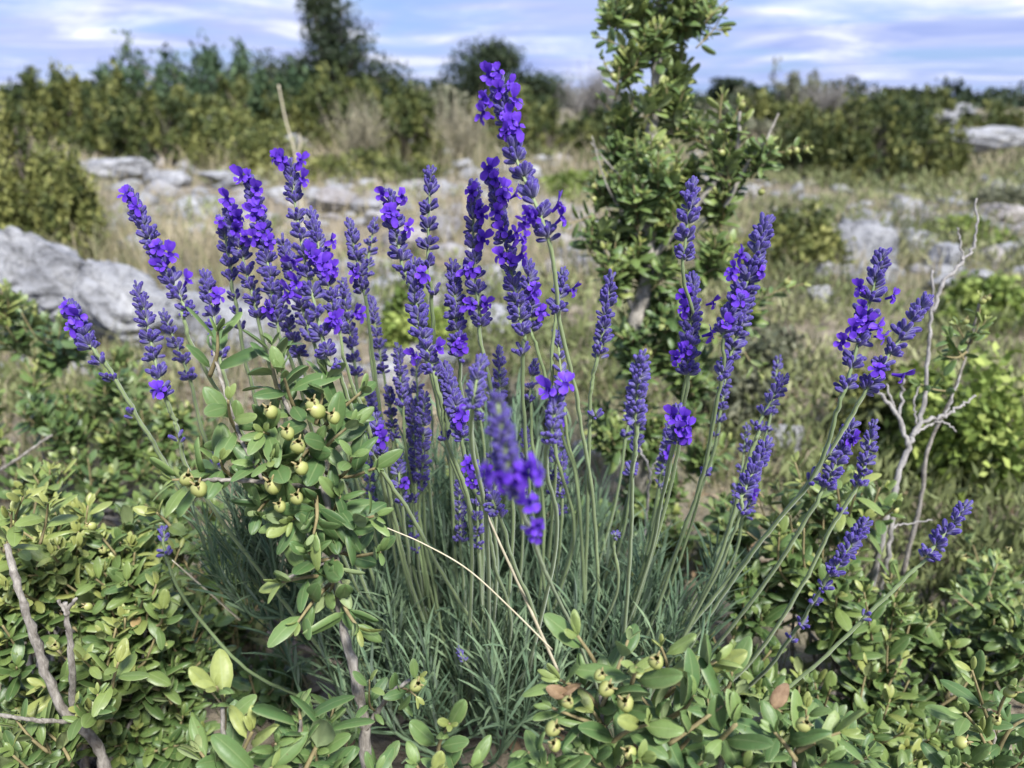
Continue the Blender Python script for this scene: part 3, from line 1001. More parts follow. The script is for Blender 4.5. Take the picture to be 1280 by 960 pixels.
# B: two big-leaved sprigs at the bottom edge
B_ = Box('boxwood_shrub', 'two light green boxwood tips at the bottom edge, left of the grey fruiting stem', gz(P(330, 1040, .46)), mat='box_near', L=0.023)
B_.stem([P(300, 1040, .42), P(285, 960, .36), P(277, 880, .345)], 0.0016, 0.0009)
B_.stem([P(380, 1040, .42), P(376, 960, .36), P(375, 900, .35)], 0.0016, 0.0009)
B_.stem([P(540, 1040, .44), P(545, 985, .37), P(548, 940, .36)], 0.0016, 0.0009)
for a, b, n, l, ti in [((280, 920), (270, 858), 3, .020, .7), ((285, 960), (315, 915), 3, .026, .65), ((285, 985), (250, 940), 3, .022, .6), ((290, 990), (232, 985), 3, .022, .5), ((310, 990), (340, 960), 4, .024, .5),
                       ((376, 940), (374, 885), 4, .021, .45), ((378, 970), (410, 905), 3, .023, .3), ((375, 980), (345, 930), 4, .023, .4), ((385, 990), (395, 940), 4, .022, .45),
                       ((548, 985), (562, 905), 3, .022, .55), ((545, 1000), (520, 955), 4, .021, .45), ((552, 1000), (590, 960), 4, .021, .45), ((540, 1000), (545, 965), 3, .02, .85), ((450, 1000), (470, 965), 4, .02, .4), ((430, 1000), (415, 960), 4, .02, .35)]:
    B_.shoot(P(*a, .36 + rng.uniform(-.012, .02)), P(*b, .345 + rng.uniform(-.012, .012)), n, L=l, tint=ti, sag=0.0)
blobpx(B_, 420, 985, .46, 110, 45, .05, 30, tint=.3)
B_.done()

# C: dense bush, bottom left
C_ = Box('boxwood_shrub', 'dense yellow-green boxwood bush with bare forked grey stems, filling the lower left corner', gz(P(110, 960, .60)), L=0.0205)
C_.dens = 0.45
C_.stem([P(140, 990, .50), P(120, 930, .48), P(75, 880, .455), P(48, 810, .44), P(25, 740, .43), P(8, 680, .43)], 0.0036, 0.0017)
C_.stem([P(92, 905, .47), P(90, 840, .445), P(86, 790, .435), P(82, 752, .43)], 0.0023, 0.0014)
C_.stem([P(82, 765, .432), P(96, 748, .428)], 0.0014, 0.0008)
C_.stem([P(84, 768, .432), P(72, 750, .428)], 0.0013, 0.0008)
C_.stem([P(90, 902, .46), P(40, 900, .44), P(-10, 892, .43)], 0.0015, 0.001)
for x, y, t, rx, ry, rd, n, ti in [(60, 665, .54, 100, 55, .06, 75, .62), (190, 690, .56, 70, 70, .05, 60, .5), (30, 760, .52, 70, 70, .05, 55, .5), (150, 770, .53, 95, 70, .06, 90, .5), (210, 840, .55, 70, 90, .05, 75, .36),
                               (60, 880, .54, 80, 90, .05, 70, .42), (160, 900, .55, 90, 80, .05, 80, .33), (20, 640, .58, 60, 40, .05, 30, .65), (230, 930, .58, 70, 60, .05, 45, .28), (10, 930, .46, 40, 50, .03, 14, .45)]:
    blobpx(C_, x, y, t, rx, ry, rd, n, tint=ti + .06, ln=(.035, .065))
for a, b, n, l, ti in [((20, 660), (30, 620), 4, .016, .75), ((5, 690), (15, 640), 4, .017, .8), ((50, 680), (60, 630), 4, .018, .75), ((110, 900), (122, 868), 4, .017, .5), ((110, 905), (95, 880), 3, .017, .55), ((140, 860), (148, 828), 3, .02, .6), ((215, 660), (195, 640), 3, .02, .7), ((60, 940), (20, 900), 3, .018, .5)]:
    C_.shoot(P(*a, .45), P(*b, .44), n, L=l, tint=ti)
for x, y in [(10, 690), (4, 795), (120, 660), (115, 760), (55, 915), (130, 690), (70, 810), (20, 655)]:
    C_.capsule(P(x, y, .47), np.array([rng.normal() * .4, -.5, .8]), .007)
C_.done()

# D: big-leaved tips bottom centre
D = Box('boxwood_shrub', 'broad-leaved boxwood tips with yellow capsules and one brown curled leaf, bottom centre', gz(P(790, 1040, .48)), mat='box_near', L=0.0215)
D.stem([P(770, 1040, .40), P(768, 980, .36), P(758, 920, .35), P(750, 870, .345)], 0.0018, 0.0010)
D.stem([P(850, 1040, .42), P(840, 960, .37), P(832, 900, .36), P(830, 835, .355)], 0.0016, 0.0009)
D.stem([P(890, 1000, .37), P(905, 945, .35), P(935, 910, .345), P(962, 885, .34)], 0.0019, 0.0012)
D.stem([P(990, 1020, .40), P(992, 960, .375), P(998, 910, .37)], 0.0014, 0.0009)
T = .345
for a, b, n, l, ti in [((755, 900), (722, 795), 2, .024, .5), ((752, 885), (785, 800), 2, .021, .45), ((752, 890), (700, 850), 3, .021, .5), ((757, 905), (795, 835), 2, .026, .5), ((757, 910), (690, 885), 3, .020, .45),
                       ((760, 920), (742, 890), 3, .023, .55), ((762, 930), (810, 905), 3, .022, .5), ((765, 960), (730, 940), 4, .021, .45), ((765, 965), (660, 940), 4, .020, .4), ((770, 975), (800, 950), 3, .023, .5),
                       ((830, 860), (826, 808), 2, .018, .75), ((832, 870), (895, 826), 2, .024, .5), ((833, 900), (868, 870), 3, .022, .45), ((835, 905), (800, 870), 3, .020, .45), ((836, 930), (920, 868), 2, .022, .55),
                       ((840, 945), (868, 915), 3, .022, .5), ((845, 985), (920, 905), 2, .030, .42), ((850, 990), (880, 950), 3, .022, .45), ((845, 985), (830, 940), 3, .022, .4), ((870, 1000), (850, 965), 3, .021, .35), ((905, 950), (940, 935), 3, .019, .5),
                       ((998, 930), (1008, 885), 3, .018, .6), ((995, 940), (1050, 915), 3, .022, .5), ((995, 950), (968, 915), 3, .021, .45), ((992, 970), (1035, 950), 3, .021, .4), ((990, 980), (960, 960), 3, .021, .4), ((940, 1000), (930, 960), 4, .021, .5), ((700, 1000), (680, 960), 4, .021, .4), ((900, 870), (915, 840), 2, .02, .5)]:
    D.shoot(P(*a, T + rng.uniform(-.01, .018)), P(*b, T - .012 + rng.uniform(-.012, .012)), n, L=l, tint=ti, sag=0.0)
for (x, y, s_) in [(752, 856, .0098), (783, 874, .0098), (819, 822, .0085), (708, 872, .0072), (790, 934, .0075), (999, 900, .0075), (685, 905, .008), (695, 925, .008), (746, 838, .006)]:
    D.capsule(P(x, y + 9, T - .022), np.array([rng.normal() * .3, -.45, .8]), s_)
blobpx(D, 860, 985, .44, 210, 55, .05, 60, tint=.35)
blobpx(D, 1010, 960, .44, 90, 40, .04, 24, tint=.4)
droot = D.done()
dl = MB()
lv, lf, la = leaf_template(0.6, 0.5, 0.2, True, 0.9)
for p, l, n, L in [(P(962, 886, .338), (0.3, 0, 0.3), (0, -1, .4), .012), (P(708, 872, .34), (-.2, -.4, .8), (1, -.4, .2), .011), (P(700, 868, .341), (.3, -.3, .7), (-1, -.3, .2), .010), (P(790, 932, .332), (.6, -.3, .2), (0, -1, .6), .010)]:
    dl.inst((lv, lf, la), [frame(np.array(l, float), np.array(n, float)) * L], [p], [0.5])
o = dl.build('dry_leaf', M['tan'], droot)
o['label'] = 'brown curled dry leaves'

# E: boxwood right of the lavender, and the tips bottom right
E = Box('boxwood_shrub', 'wide leafy boxwood bush right of the lavender, under the bleached bare stem', gz(P(1060, 900, .66)), L=0.0215, fine=True)
E.dens = 0.36
for x, y, t, rx, ry, rd, n, ti in [(1040, 610, .62, 60, 35, .04, 34, .62), (1020, 690, .60, 80, 60, .05, 60, .5), (960, 760, .60, 75, 70, .05, 50, .42), (1080, 780, .60, 90, 75, .05, 75, .5), (1170, 800, .62, 90, 85, .05, 75, .48),
                               (1250, 780, .64, 70, 90, .06, 55, .45), (1230, 720, .74, 70, 60, .06, 40, .35), (1040, 870, .58, 110, 70, .05, 75, .42), (1150, 900, .58, 110, 70, .05, 80, .40), (1240, 900, .60, 80, 70, .05, 50, .35), (930, 850, .58, 60, 60, .04, 34, .42), (1060, 940, .54, 120, 40, .04, 40, .40), (930, 640, .70, 50, 45, .05, 26, .4)]:
    blobpx(E, x, y, t, rx, ry, rd, n, tint=ti, ln=(.045, .085), up=1.0)
for a, b, n, l, ti in [((1050, 640), (1042, 575), 5, .021, .7), ((1060, 650), (1075, 600), 4, .02, .65), ((1010, 720), (1005, 660), 4, .02, .6), ((1060, 790), (1045, 745), 4, .021, .6), ((1090, 800), (1080, 740), 4, .02, .55), ((1110, 850), (1110, 800), 4, .02, .55)]:
    E.shoot(P(*a, .58), P(*b, .56), n, L=l, tint=ti)
for x, y in [(790, 720), (1200, 700), (1120, 640), (1260, 690), (1160, 760)]:
    E.capsule(P(x, y, .6), np.array([rng.normal() * .4, -.5, .8]), .007)
E.done()

G_ = Box('boxwood_shrub', 'boxwood tip with greenish-yellow capsules at the bottom right corner', gz(P(1250, 1010, .5)), mat='box_near', L=0.0205)
G_.stem([P(1260, 1040, .44), P(1245, 960, .41), P(1240, 900, .40)], 0.0016, 0.0009)
for a, b, n, l, ti in [((1242, 920), (1215, 838), 3, .020, .6), ((1242, 930), (1262, 860), 3, .020, .5), ((1243, 935), (1205, 890), 3, .021, .5), ((1245, 945), (1290, 895), 3, .021, .5), ((1246, 960), (1225, 915), 3, .022, .6), ((1247, 970), (1280, 940), 4, .021, .45), ((1250, 985), (1200, 950), 4, .021, .45), ((1260, 1000), (1240, 960), 4, .021, .4), ((1200, 1000), (1190, 960), 4, .02, .4)]:
    G_.shoot(P(*a, .405 + rng.uniform(-.01, .015)), P(*b, .395 + rng.uniform(-.01, .01)), n, L=l, tint=ti, sag=0)
for x, y in [(1255, 868), (1243, 902), (1192, 930)]:
    G_.capsule(P(x, y, .39), np.array([rng.normal() * .3, -.45, .8]), .0075)
G_.done()

# F: upright boxwood tree behind the lavender
Ft = Box('boxwood_tree', 'slender upright boxwood tree with a bare mottled trunk, behind the lavender, reaching above the frame', gz(P(800, 640, .95)), L=0.0205, fine=True)
Ft.dens = 0.52
Ft.stem([P(800, 650, .93), P(797, 560, .88), P(795, 420, .86), P(808, 345, .85), P(812, 240, .85), P(818, 140, .85), P(822, 60, .85), P(828, -70, .86)], 0.0105, 0.0048, 10, 0.10)
Ft.stem([P(800, 400, .86), P(770, 345, .85), P(752, 300, .84)], 0.0045, 0.0018)
Ft.stem([P(810, 330, .85), P(860, 270, .83), P(895, 225, .82), P(920, 190, .81), P(925, 140, .80)], 0.004, 0.0015)
Ft.stem([P(905, 260, .82), P(935, 205, .815), P(955, 180, .81), P(973, 142, .81)], 0.0025, 0.0009)
Ft.stem([P(812, 250, .85), P(770, 215, .83), P(738, 178, .83)], 0.0018, 0.0008)
Ft.stem([P(800, 300, .85), P(760, 235, .82), P(740, 170, .82)], 0.0016, 0.0006)
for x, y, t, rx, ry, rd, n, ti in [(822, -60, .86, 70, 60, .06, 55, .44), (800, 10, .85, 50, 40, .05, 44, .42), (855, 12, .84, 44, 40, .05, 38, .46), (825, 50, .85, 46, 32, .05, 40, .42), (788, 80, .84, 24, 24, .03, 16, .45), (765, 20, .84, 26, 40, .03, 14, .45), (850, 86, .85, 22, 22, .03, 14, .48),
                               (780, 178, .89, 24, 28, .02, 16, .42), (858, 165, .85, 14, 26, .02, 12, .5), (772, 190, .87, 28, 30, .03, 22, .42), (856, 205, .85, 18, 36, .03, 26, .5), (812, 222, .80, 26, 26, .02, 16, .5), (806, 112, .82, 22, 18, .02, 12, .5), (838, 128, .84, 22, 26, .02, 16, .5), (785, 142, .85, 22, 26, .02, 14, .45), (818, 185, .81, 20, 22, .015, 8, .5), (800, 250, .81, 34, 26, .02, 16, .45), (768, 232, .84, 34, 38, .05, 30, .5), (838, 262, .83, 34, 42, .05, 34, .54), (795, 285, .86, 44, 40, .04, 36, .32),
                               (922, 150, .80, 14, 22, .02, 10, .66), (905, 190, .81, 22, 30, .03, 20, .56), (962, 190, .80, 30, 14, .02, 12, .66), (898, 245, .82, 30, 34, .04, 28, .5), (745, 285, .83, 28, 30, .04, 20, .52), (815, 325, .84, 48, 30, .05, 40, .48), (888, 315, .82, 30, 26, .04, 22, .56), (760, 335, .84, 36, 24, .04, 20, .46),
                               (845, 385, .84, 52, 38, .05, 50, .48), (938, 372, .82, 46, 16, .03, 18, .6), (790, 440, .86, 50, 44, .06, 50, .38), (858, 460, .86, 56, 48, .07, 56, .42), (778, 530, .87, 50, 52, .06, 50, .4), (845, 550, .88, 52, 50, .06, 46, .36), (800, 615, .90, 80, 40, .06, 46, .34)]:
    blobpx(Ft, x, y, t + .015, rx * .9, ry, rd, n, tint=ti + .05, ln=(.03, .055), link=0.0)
for a, b, n, l, ti in [((870, 60), (905, 15), 4, .018, .4), ((880, 30), (915, -5), 4, .016, .45), ((780, 60), (745, 45), 4, .017, .4), ((955, 190), (1010, 185), 5, .015, .6), ((770, 100), (752, 70), 3, .016, .4), ((960, 370), (1005, 355), 4, .016, .6), ((930, 440), (950, 465), 4, .016, .6), ((890, 420), (925, 430), 4, .017, .6), ((740, 270), (712, 280), 4, .017, .6)]:
    Ft.shoot(P(*a, .82), P(*b, .81), n, L=l, tint=ti)
for x, y in [(985, 190), (997, 188), (1008, 187), (925, 132), (905, 190), (740, 232), (744, 248), (826, 183), (770, 95), (980, 352), (805, 438), (812, 440), (950, 240)]:
    Ft.capsule(P(x, y + 4, .80), np.array([rng.normal() * .4, -.4, .8]), .0085)
Ft.done('trunk')
next(c for c in Ft.root.children if c.name.startswith('trunk')).data.materials[0] = M['grey_bark']

# mid-left bushes behind the lavender
H = Box('boxwood_shrub', 'mid-green boxwood bush at the left edge, below the big white boulder', gz(P(120, 640, .98)), L=0.0205, fine=False)
H.dens = 0.6
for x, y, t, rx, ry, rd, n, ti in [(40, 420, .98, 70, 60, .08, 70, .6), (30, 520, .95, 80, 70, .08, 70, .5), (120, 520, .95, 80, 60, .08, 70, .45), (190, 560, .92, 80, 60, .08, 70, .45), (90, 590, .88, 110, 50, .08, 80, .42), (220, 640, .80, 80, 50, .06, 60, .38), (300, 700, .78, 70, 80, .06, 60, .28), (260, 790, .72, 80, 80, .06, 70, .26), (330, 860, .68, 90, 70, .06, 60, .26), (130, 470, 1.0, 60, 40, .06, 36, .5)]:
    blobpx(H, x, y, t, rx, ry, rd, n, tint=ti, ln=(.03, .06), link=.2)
H.stem([P(0, 588, .75), P(30, 568, .74), P(64, 544, .74)], .0016, .0010)
H.done()

# low bush in the gap right behind the lavender
Hb = Box('boxwood_shrub', 'low shaded boxwood behind the lavender stems, left of the box tree trunk', gz(P(560, 700, .95)), L=0.018, fine=False)
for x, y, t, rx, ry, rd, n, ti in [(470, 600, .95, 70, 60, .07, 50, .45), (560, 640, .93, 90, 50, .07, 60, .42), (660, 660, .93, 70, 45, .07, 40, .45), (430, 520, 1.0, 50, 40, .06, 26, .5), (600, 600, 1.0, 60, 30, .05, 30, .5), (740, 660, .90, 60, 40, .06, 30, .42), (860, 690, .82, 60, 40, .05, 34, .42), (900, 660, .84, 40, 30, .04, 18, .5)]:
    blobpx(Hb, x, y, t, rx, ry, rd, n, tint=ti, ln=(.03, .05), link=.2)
Hb.done()

K = Box('boxwood_sprig', 'thin boxwood branch with a leafy tip, just right of the bleached bare stem', gz(P(1150, 700, .7)), L=0.0165)
K.stem([P(1128, 720, .68), P(1152, 620, .66), P(1160, 560, .65), P(1192, 490, .64), P(1214, 420, .63), P(1224, 378, .62)], .0019, .0008)
for a, b, n, l, ti in [((1214, 430), (1226, 372), 4, .014, .6), ((1212, 430), (1232, 400), 3, .014, .55), ((1205, 450), (1185, 420), 3, .017, .3), ((1208, 440), (1178, 445), 3, .017, .3), ((1190, 490), (1150, 480), 3, .016, .25), ((1210, 430), (1195, 405), 3, .014, .5)]:
    K.shoot(P(*a, .63), P(*b, .62), n, L=l, tint=ti)
for x, y in [(1226, 380), (1233, 376), (1205, 405)]:
    K.capsule(P(x, y, .615), np.array([0, -.4, .8]), .0065)
K.done()

# bleached bare shrub
dead = thing('bare_shrub', 'leafless bleached grey stem with forked twigs, right of the lavender', 'dead shrub', gz(P(1090, 770, .66)))
dm = MB()
t = .62


def limb(pts, r0, r1, t=.62, mb=None, jit=0.0016):
    q = [P(x, y, (p[2] if len(p) > 2 else t)) for p in pts for x, y in [p[:2]]]
    ax = spline(q, 8)
    ax[1:-1] += rng.normal(size=(len(ax) - 2, 3)) * jit * 0.4
    (mb or dm).tube(ax, np.linspace(r0, r1, len(ax)) * (1 + rng.normal(size=len(ax)) * .10), 8, rng.uniform())


limb([(1083, 775, .66), (1090, 730, .64), (1105, 660), (1118, 610), (1135, 560), (1152, 520), (1160, 450), (1164, 400), (1166, 338)], .0033, .0010)
limb([(1096, 775, .66), (1102, 730, .64), (1112, 680), (1118, 620)], .0026, .0018)
limb([(1165, 390), (1180, 352), (1205, 325), (1219, 300), (1221, 248)], .0018, .0008)
limb([(1204, 326), (1200, 300), (1196, 285)], .0009, .0005)
limb([(1136, 560), (1122, 520), (1105, 498), (1092, 487)], .0022, .0011)
limb([(1124, 524), (1128, 490), (1130, 468)], .0014, .0008)
limb([(1118, 512), (1108, 480)], .0011, .0006)
limb([(1150, 528), (1178, 520), (1200, 508), (1220, 494)], .0018, .0008)
limb([(1180, 520), (1190, 500), (1200, 470)], .0011, .0006)
limb([(1140, 545), (1165, 530), (1180, 528), (1195, 540)], .0012, .0006)
limb([(1104, 662), (1130, 655), (1165, 650)], .0009, .0005)
limb([(1100, 690), (1082, 672), (1076, 650)], .0012, .0006)
limb([(1145, 530), (1143, 500), (1150, 482)], .001, .0005)
dm.build('bare_branches', M['dead'], dead)

tw = thing('bare_shrub', 'small grey forked dry twig low between the lavender stems and the box tree', 'dead shrub', gz(P(810, 720, .75)))
tm = MB()
limb([(806, 700, .66), (808, 640, .64), (812, 590), (800, 562), (796, 545)], .0016, .0008, mb=tm)
limb([(812, 592), (822, 572), (826, 556)], .001, .0005, mb=tm)
limb([(824, 660, .64), (828, 610), (834, 580)], .0012, .0006, mb=tm)
limb([(828, 612), (818, 598)], .0007, .0005, mb=tm)
tm.build('bare_branches', M['dead'], tw)

# straws
def straw(pts, r, label, t=None, cat='dry stalk', mat='straw'):
    q = [P(*p) for p in pts]
    mb = MB()
    ax = spline(q, 10)
    mb.tube(ax, np.linspace(r, r * .5, len(ax)), 6, .5)
    o = mb.build('dry_stalk', M[mat], None, True, q[0])
    return tag(o, label, cat)


straw([(690, 812, .47), (640, 762, .45), (585, 712, .43), (530, 680, .42), (484, 660, .41)], .0006, 'thin pale straw arching across the lavender leaves')
straw([(698, 840, .50), (655, 745, .46), (625, 680, .44), (604, 632, .43)], .0011, 'thick straw-coloured old stem rising steeply through the lavender leaves')
straw([(300, 775, .52), (255, 735, .5), (215, 700, .49)], .0008, 'short pale straw poking left out of the lavender tuft, over the dark boxwood')

# dry seed stalk in the middle distance
ds = MB()
g = onground(385, 330)
q0 = gz(g)
Yd = g[1]
ax = spline([q0, at(376, 250, Yd), at(368, 190, Yd), at(357, 150, Yd), at(348, 106, Yd)], 8)
ds.tube(ax, np.linspace(.004, .0022, len(ax)), 6, .5)
ax = spline([at(370, 200, Yd), at(376, 180, Yd), at(374, 168, Yd)], 6)
ds.tube(ax, np.linspace(.003, .002, len(ax)), 6, .5)
o = ds.build('dry_stalk', M['straw'], None, True, q0)
tag(o, 'tall pale dry seed stalk standing above the stony strip at left', 'dry stalk')

# ------------------------------------------------------------------ rocks
def rock(px, py, w, h, label, Y=None, depth=0.8, tint=0.3, seed=0, sink=0.25, rot=0.0, name='limestone_rock', group=None, sub=4, flat=1.0, ctr=None, rough=1.0):
    """px, py: photo centre of the visible rock; w, h: photo size"""
    r = np.random.default_rng(seed + 100)
    if ctr is None:
        g = onground(px, py + h / 2)
        if Y is None: Y = g[1]
        c = at(px, py, Y)
    else:
        c = np.asarray(ctr, float)
    tdep = float(np.dot(c - CAM, FWD))
    rx, rz = w / 2 * tdep / F, h / 2 * tdep / F * (0.8 if 2.5 < c[1] < 7 and px < 700 else 1.0)
    import bmesh
    bm = bmesh.new()
    bmesh.ops.create_icosphere(bm, subdivisions=sub, radius=1.0)
    bm.verts.ensure_lookup_table()
    v = np.array([x.co[:] for x in bm.verts])
    f = np.array([[q.index for q in p.verts] for p in bm.faces])
    bm.free()
    for _ in range(16):      # hew facets
        n = norm(r.normal(size=3) * [1, 1, 0.8]); d = r.uniform(0.45, 0.85)
        k = v @ n
        over = k > d
        v[over] -= (k[over] - d)[:, None] * n
    off = Vector(r.normal(size=3) * 20)
    v2 = np.empty_like(v)
    for i, p in enumerate(v):
        q = Vector(p)
        d = noise.fractal(q * 1.5 + off, 1.0, 2.0, 4) * 0.09 * rough + noise.noise(q * 9 + off) * 0.02
        for fr, dp in ((2.2, 0.22), (4.5, 0.10), (9.0, 0.04)):       # cracks
            d -= dp * rough * max(0.0, 0.14 - abs(noise.noise(q * fr + off * 1.7))) / 0.14
        v2[i] = p * (1 + d)
    v2 -= (v2.max(0) + v2.min(0)) / 2
    v2 /= np.abs(v2).max(0)
    v2 *= [rx, rx * depth, rz * (1 + sink)]
    ca, sa = math.cos(rot), math.sin(rot)
    v2 = np.c_[v2[:, 0] * ca - v2[:, 2] * sa, v2[:, 1], v2[:, 0] * sa + v2[:, 2] * ca]
    cc = c + np.array([0, rx * depth * 0.3, -rz * sink])
    mb = MB()
    mb.add(v2 + cc, f, tint)
    o = mb.build(name, M['rock'], None, sub >= 4, np.array([cc[0], cc[1], float(hgt(cc[0], cc[1]))]))
    tag(o, label, 'rock', group)
    return o


rock(70, 352, 190, 110, 'big pale grey limestone boulder cut by the left edge, under the leftmost lavender spike', Y=1.62, depth=.75, seed=43, rot=-.30, sub=5, tint=.1, name='limestone_boulder', sink=.15)
rock(165, 398, 190, 104, 'grey limestone boulder sloping down behind the second and third lavender spikes from the left', Y=1.5, depth=.7, seed=51, rot=-.52, sub=5, tint=.05, name='limestone_boulder', sink=.15)
rock(290, 425, 190, 92, 'pale flat boulder directly behind the left lavender spikes, right of the sloping one', Y=1.55, depth=.7, seed=22, rot=-.15, sub=5, tint=.1, name='limestone_boulder', sink=.3)
rock(10, 330, 46, 60, 'upright end of broken rock cut by the left edge above the boxwood', Y=1.62, depth=.9, seed=3, tint=.1)
rock(242, 164, 62, 38, 'single whitish rock among the far bushes at upper left', seed=4, depth=.8)
rock(130, 208, 125, 32, 'long low rock slab at the left end of the stony strip', seed=5, depth=.5, rot=-.06)
rock(205, 222, 60, 24, 'low white stone beside the long slab, right of it', seed=6)
rock(243, 196, 26, 20, 'small round white stone just above the stony strip at left', seed=7)
rock(272, 222, 55, 22, 'flat white rock in the middle of the stony strip', seed=8)
rock(292, 228, 34, 20, 'short tilted stone between the flat white rock and the dry seed stalk', seed=9, rot=.3)
rock(325, 197, 28, 22, 'small grey rock left of the dry seed stalk', seed=10)
rock(362, 180, 52, 26, 'broad greyish rock behind the dry seed stalk', seed=11)
rock(414, 247, 62, 36, 'pinkish rock right of the tall left lavender spike', seed=12, tint=.8)
rock(458, 256, 40, 22, 'small pale stone right of the pinkish rock', seed=13, tint=.6)
rock(470, 272, 34, 24, 'pinkish grey stone in front of the small pale stone', seed=14, tint=.7)
rock(505, 300, 60, 36, 'pale pink slab behind the middle lavender spikes', seed=15, tint=.9, rot=.2)
rock(556, 282, 42, 40, 'tilted pale rock between the two middle lavender spikes', seed=16, tint=.7, rot=.6)
rock(580, 205, 30, 18, 'small distant stone left of the tallest lavender spike', seed=17)
rock(660, 215, 38, 22, 'small pale rock just right of the tallest lavender spike', seed=18)
rock(735, 330, 40, 26, 'light stone left of the box tree trunk', seed=19, tint=.6)
rock(728, 580, 64, 44, 'pale rounded stone low behind the lavender stems', Y=1.02, seed=20, depth=.8, tint=.4)
rock(975, 550, 66, 52, 'grey rounded rock between the lavender and the bleached stem', Y=1.05, seed=21, depth=.9, tint=.4)
rock(1086, 306, 84, 64, 'large angular grey rock behind the right lavender spikes', seed=22, depth=.8, tint=.1)
rock(1182, 322, 52, 34, 'flat grey rock right of the large angular rock, beside the bleached twig', seed=23, rot=.4, tint=.1)
rock(1203, 292, 40, 26, 'pale pointed stone above the flat grey rock', seed=24, tint=.2)
rock(1136, 295, 30, 20, 'small stone wedged beside the large angular grey rock', seed=25)
rock(1268, 268, 60, 24, 'pinkish slab at the right edge', seed=26, tint=.95)
rock(996, 236, 20, 16, 'tiny white stone left of the dark juniper', seed=27)
rock(1130, 250, 26, 16, 'small pinkish stone in the dry grass below the dark juniper', seed=28, tint=.7)
rock(1155, 262, 24, 14, 'tiny grey stone in the dry grass, right of the small pinkish one', seed=29)
rock(1265, 315, 44, 24, 'grey stone at the right edge under the pinkish slab', seed=30)
rock(1190, 142, 70, 28, 'grey heap of rock rising beside the dark juniper at upper right', Y=9, seed=31, depth=.8, tint=.1, name='rock_outcrop', rough=1.6)
rock(1240, 172, 150, 28, 'long flat grey outcrop at the upper right edge', Y=6.2, seed=32, depth=.4, tint=.1, name='rock_outcrop', rough=1.5)
rock(1232, 648, 58, 48, 'white stone half hidden behind the rightmost lavender spike', Y=1.0, seed=33, depth=.8, tint=.2)
rock(1028, 366, 40, 20, 'low white stone below the round green bush', seed=34)
rock(1180, 352, 46, 22, 'pale slab just under the flat grey rock, behind the bleached twig', seed=35)

# ------------------------------------------------------------------ ground
def ground():
    xs = np.unique(np.concatenate([np.linspace(-6, 6, 121), np.sign(np.linspace(-1, 1, 81)) * 6 * (60 ** np.abs(np.linspace(-1, 1, 81))), ]))
    ys = np.unique(np.concatenate([np.linspace(-2, 12, 141), 12 * (40 ** np.linspace(0, 1, 60)), -2 * (100 ** np.linspace(0, 1, 20))]))
    X, Y = np.meshgrid(xs, ys)
    Z = hgt(X, Y)
    v = np.c_[X.ravel(), Y.ravel(), Z.ravel()]
    nx = len(xs)
    i, j = np.meshgrid(np.arange(len(ys) - 1), np.arange(nx - 1), indexing='ij')
    k = (i * nx + j).ravel()
    f = np.stack([k, k + 1, k + nx + 1, k + nx], -1)
    mb = MB()
    mb.add(v, f)
    o = mb.build('ground', M['ground'])
    tag(o, 'stony dry ground with thin grass', 'ground', None, 'structure')


ground()

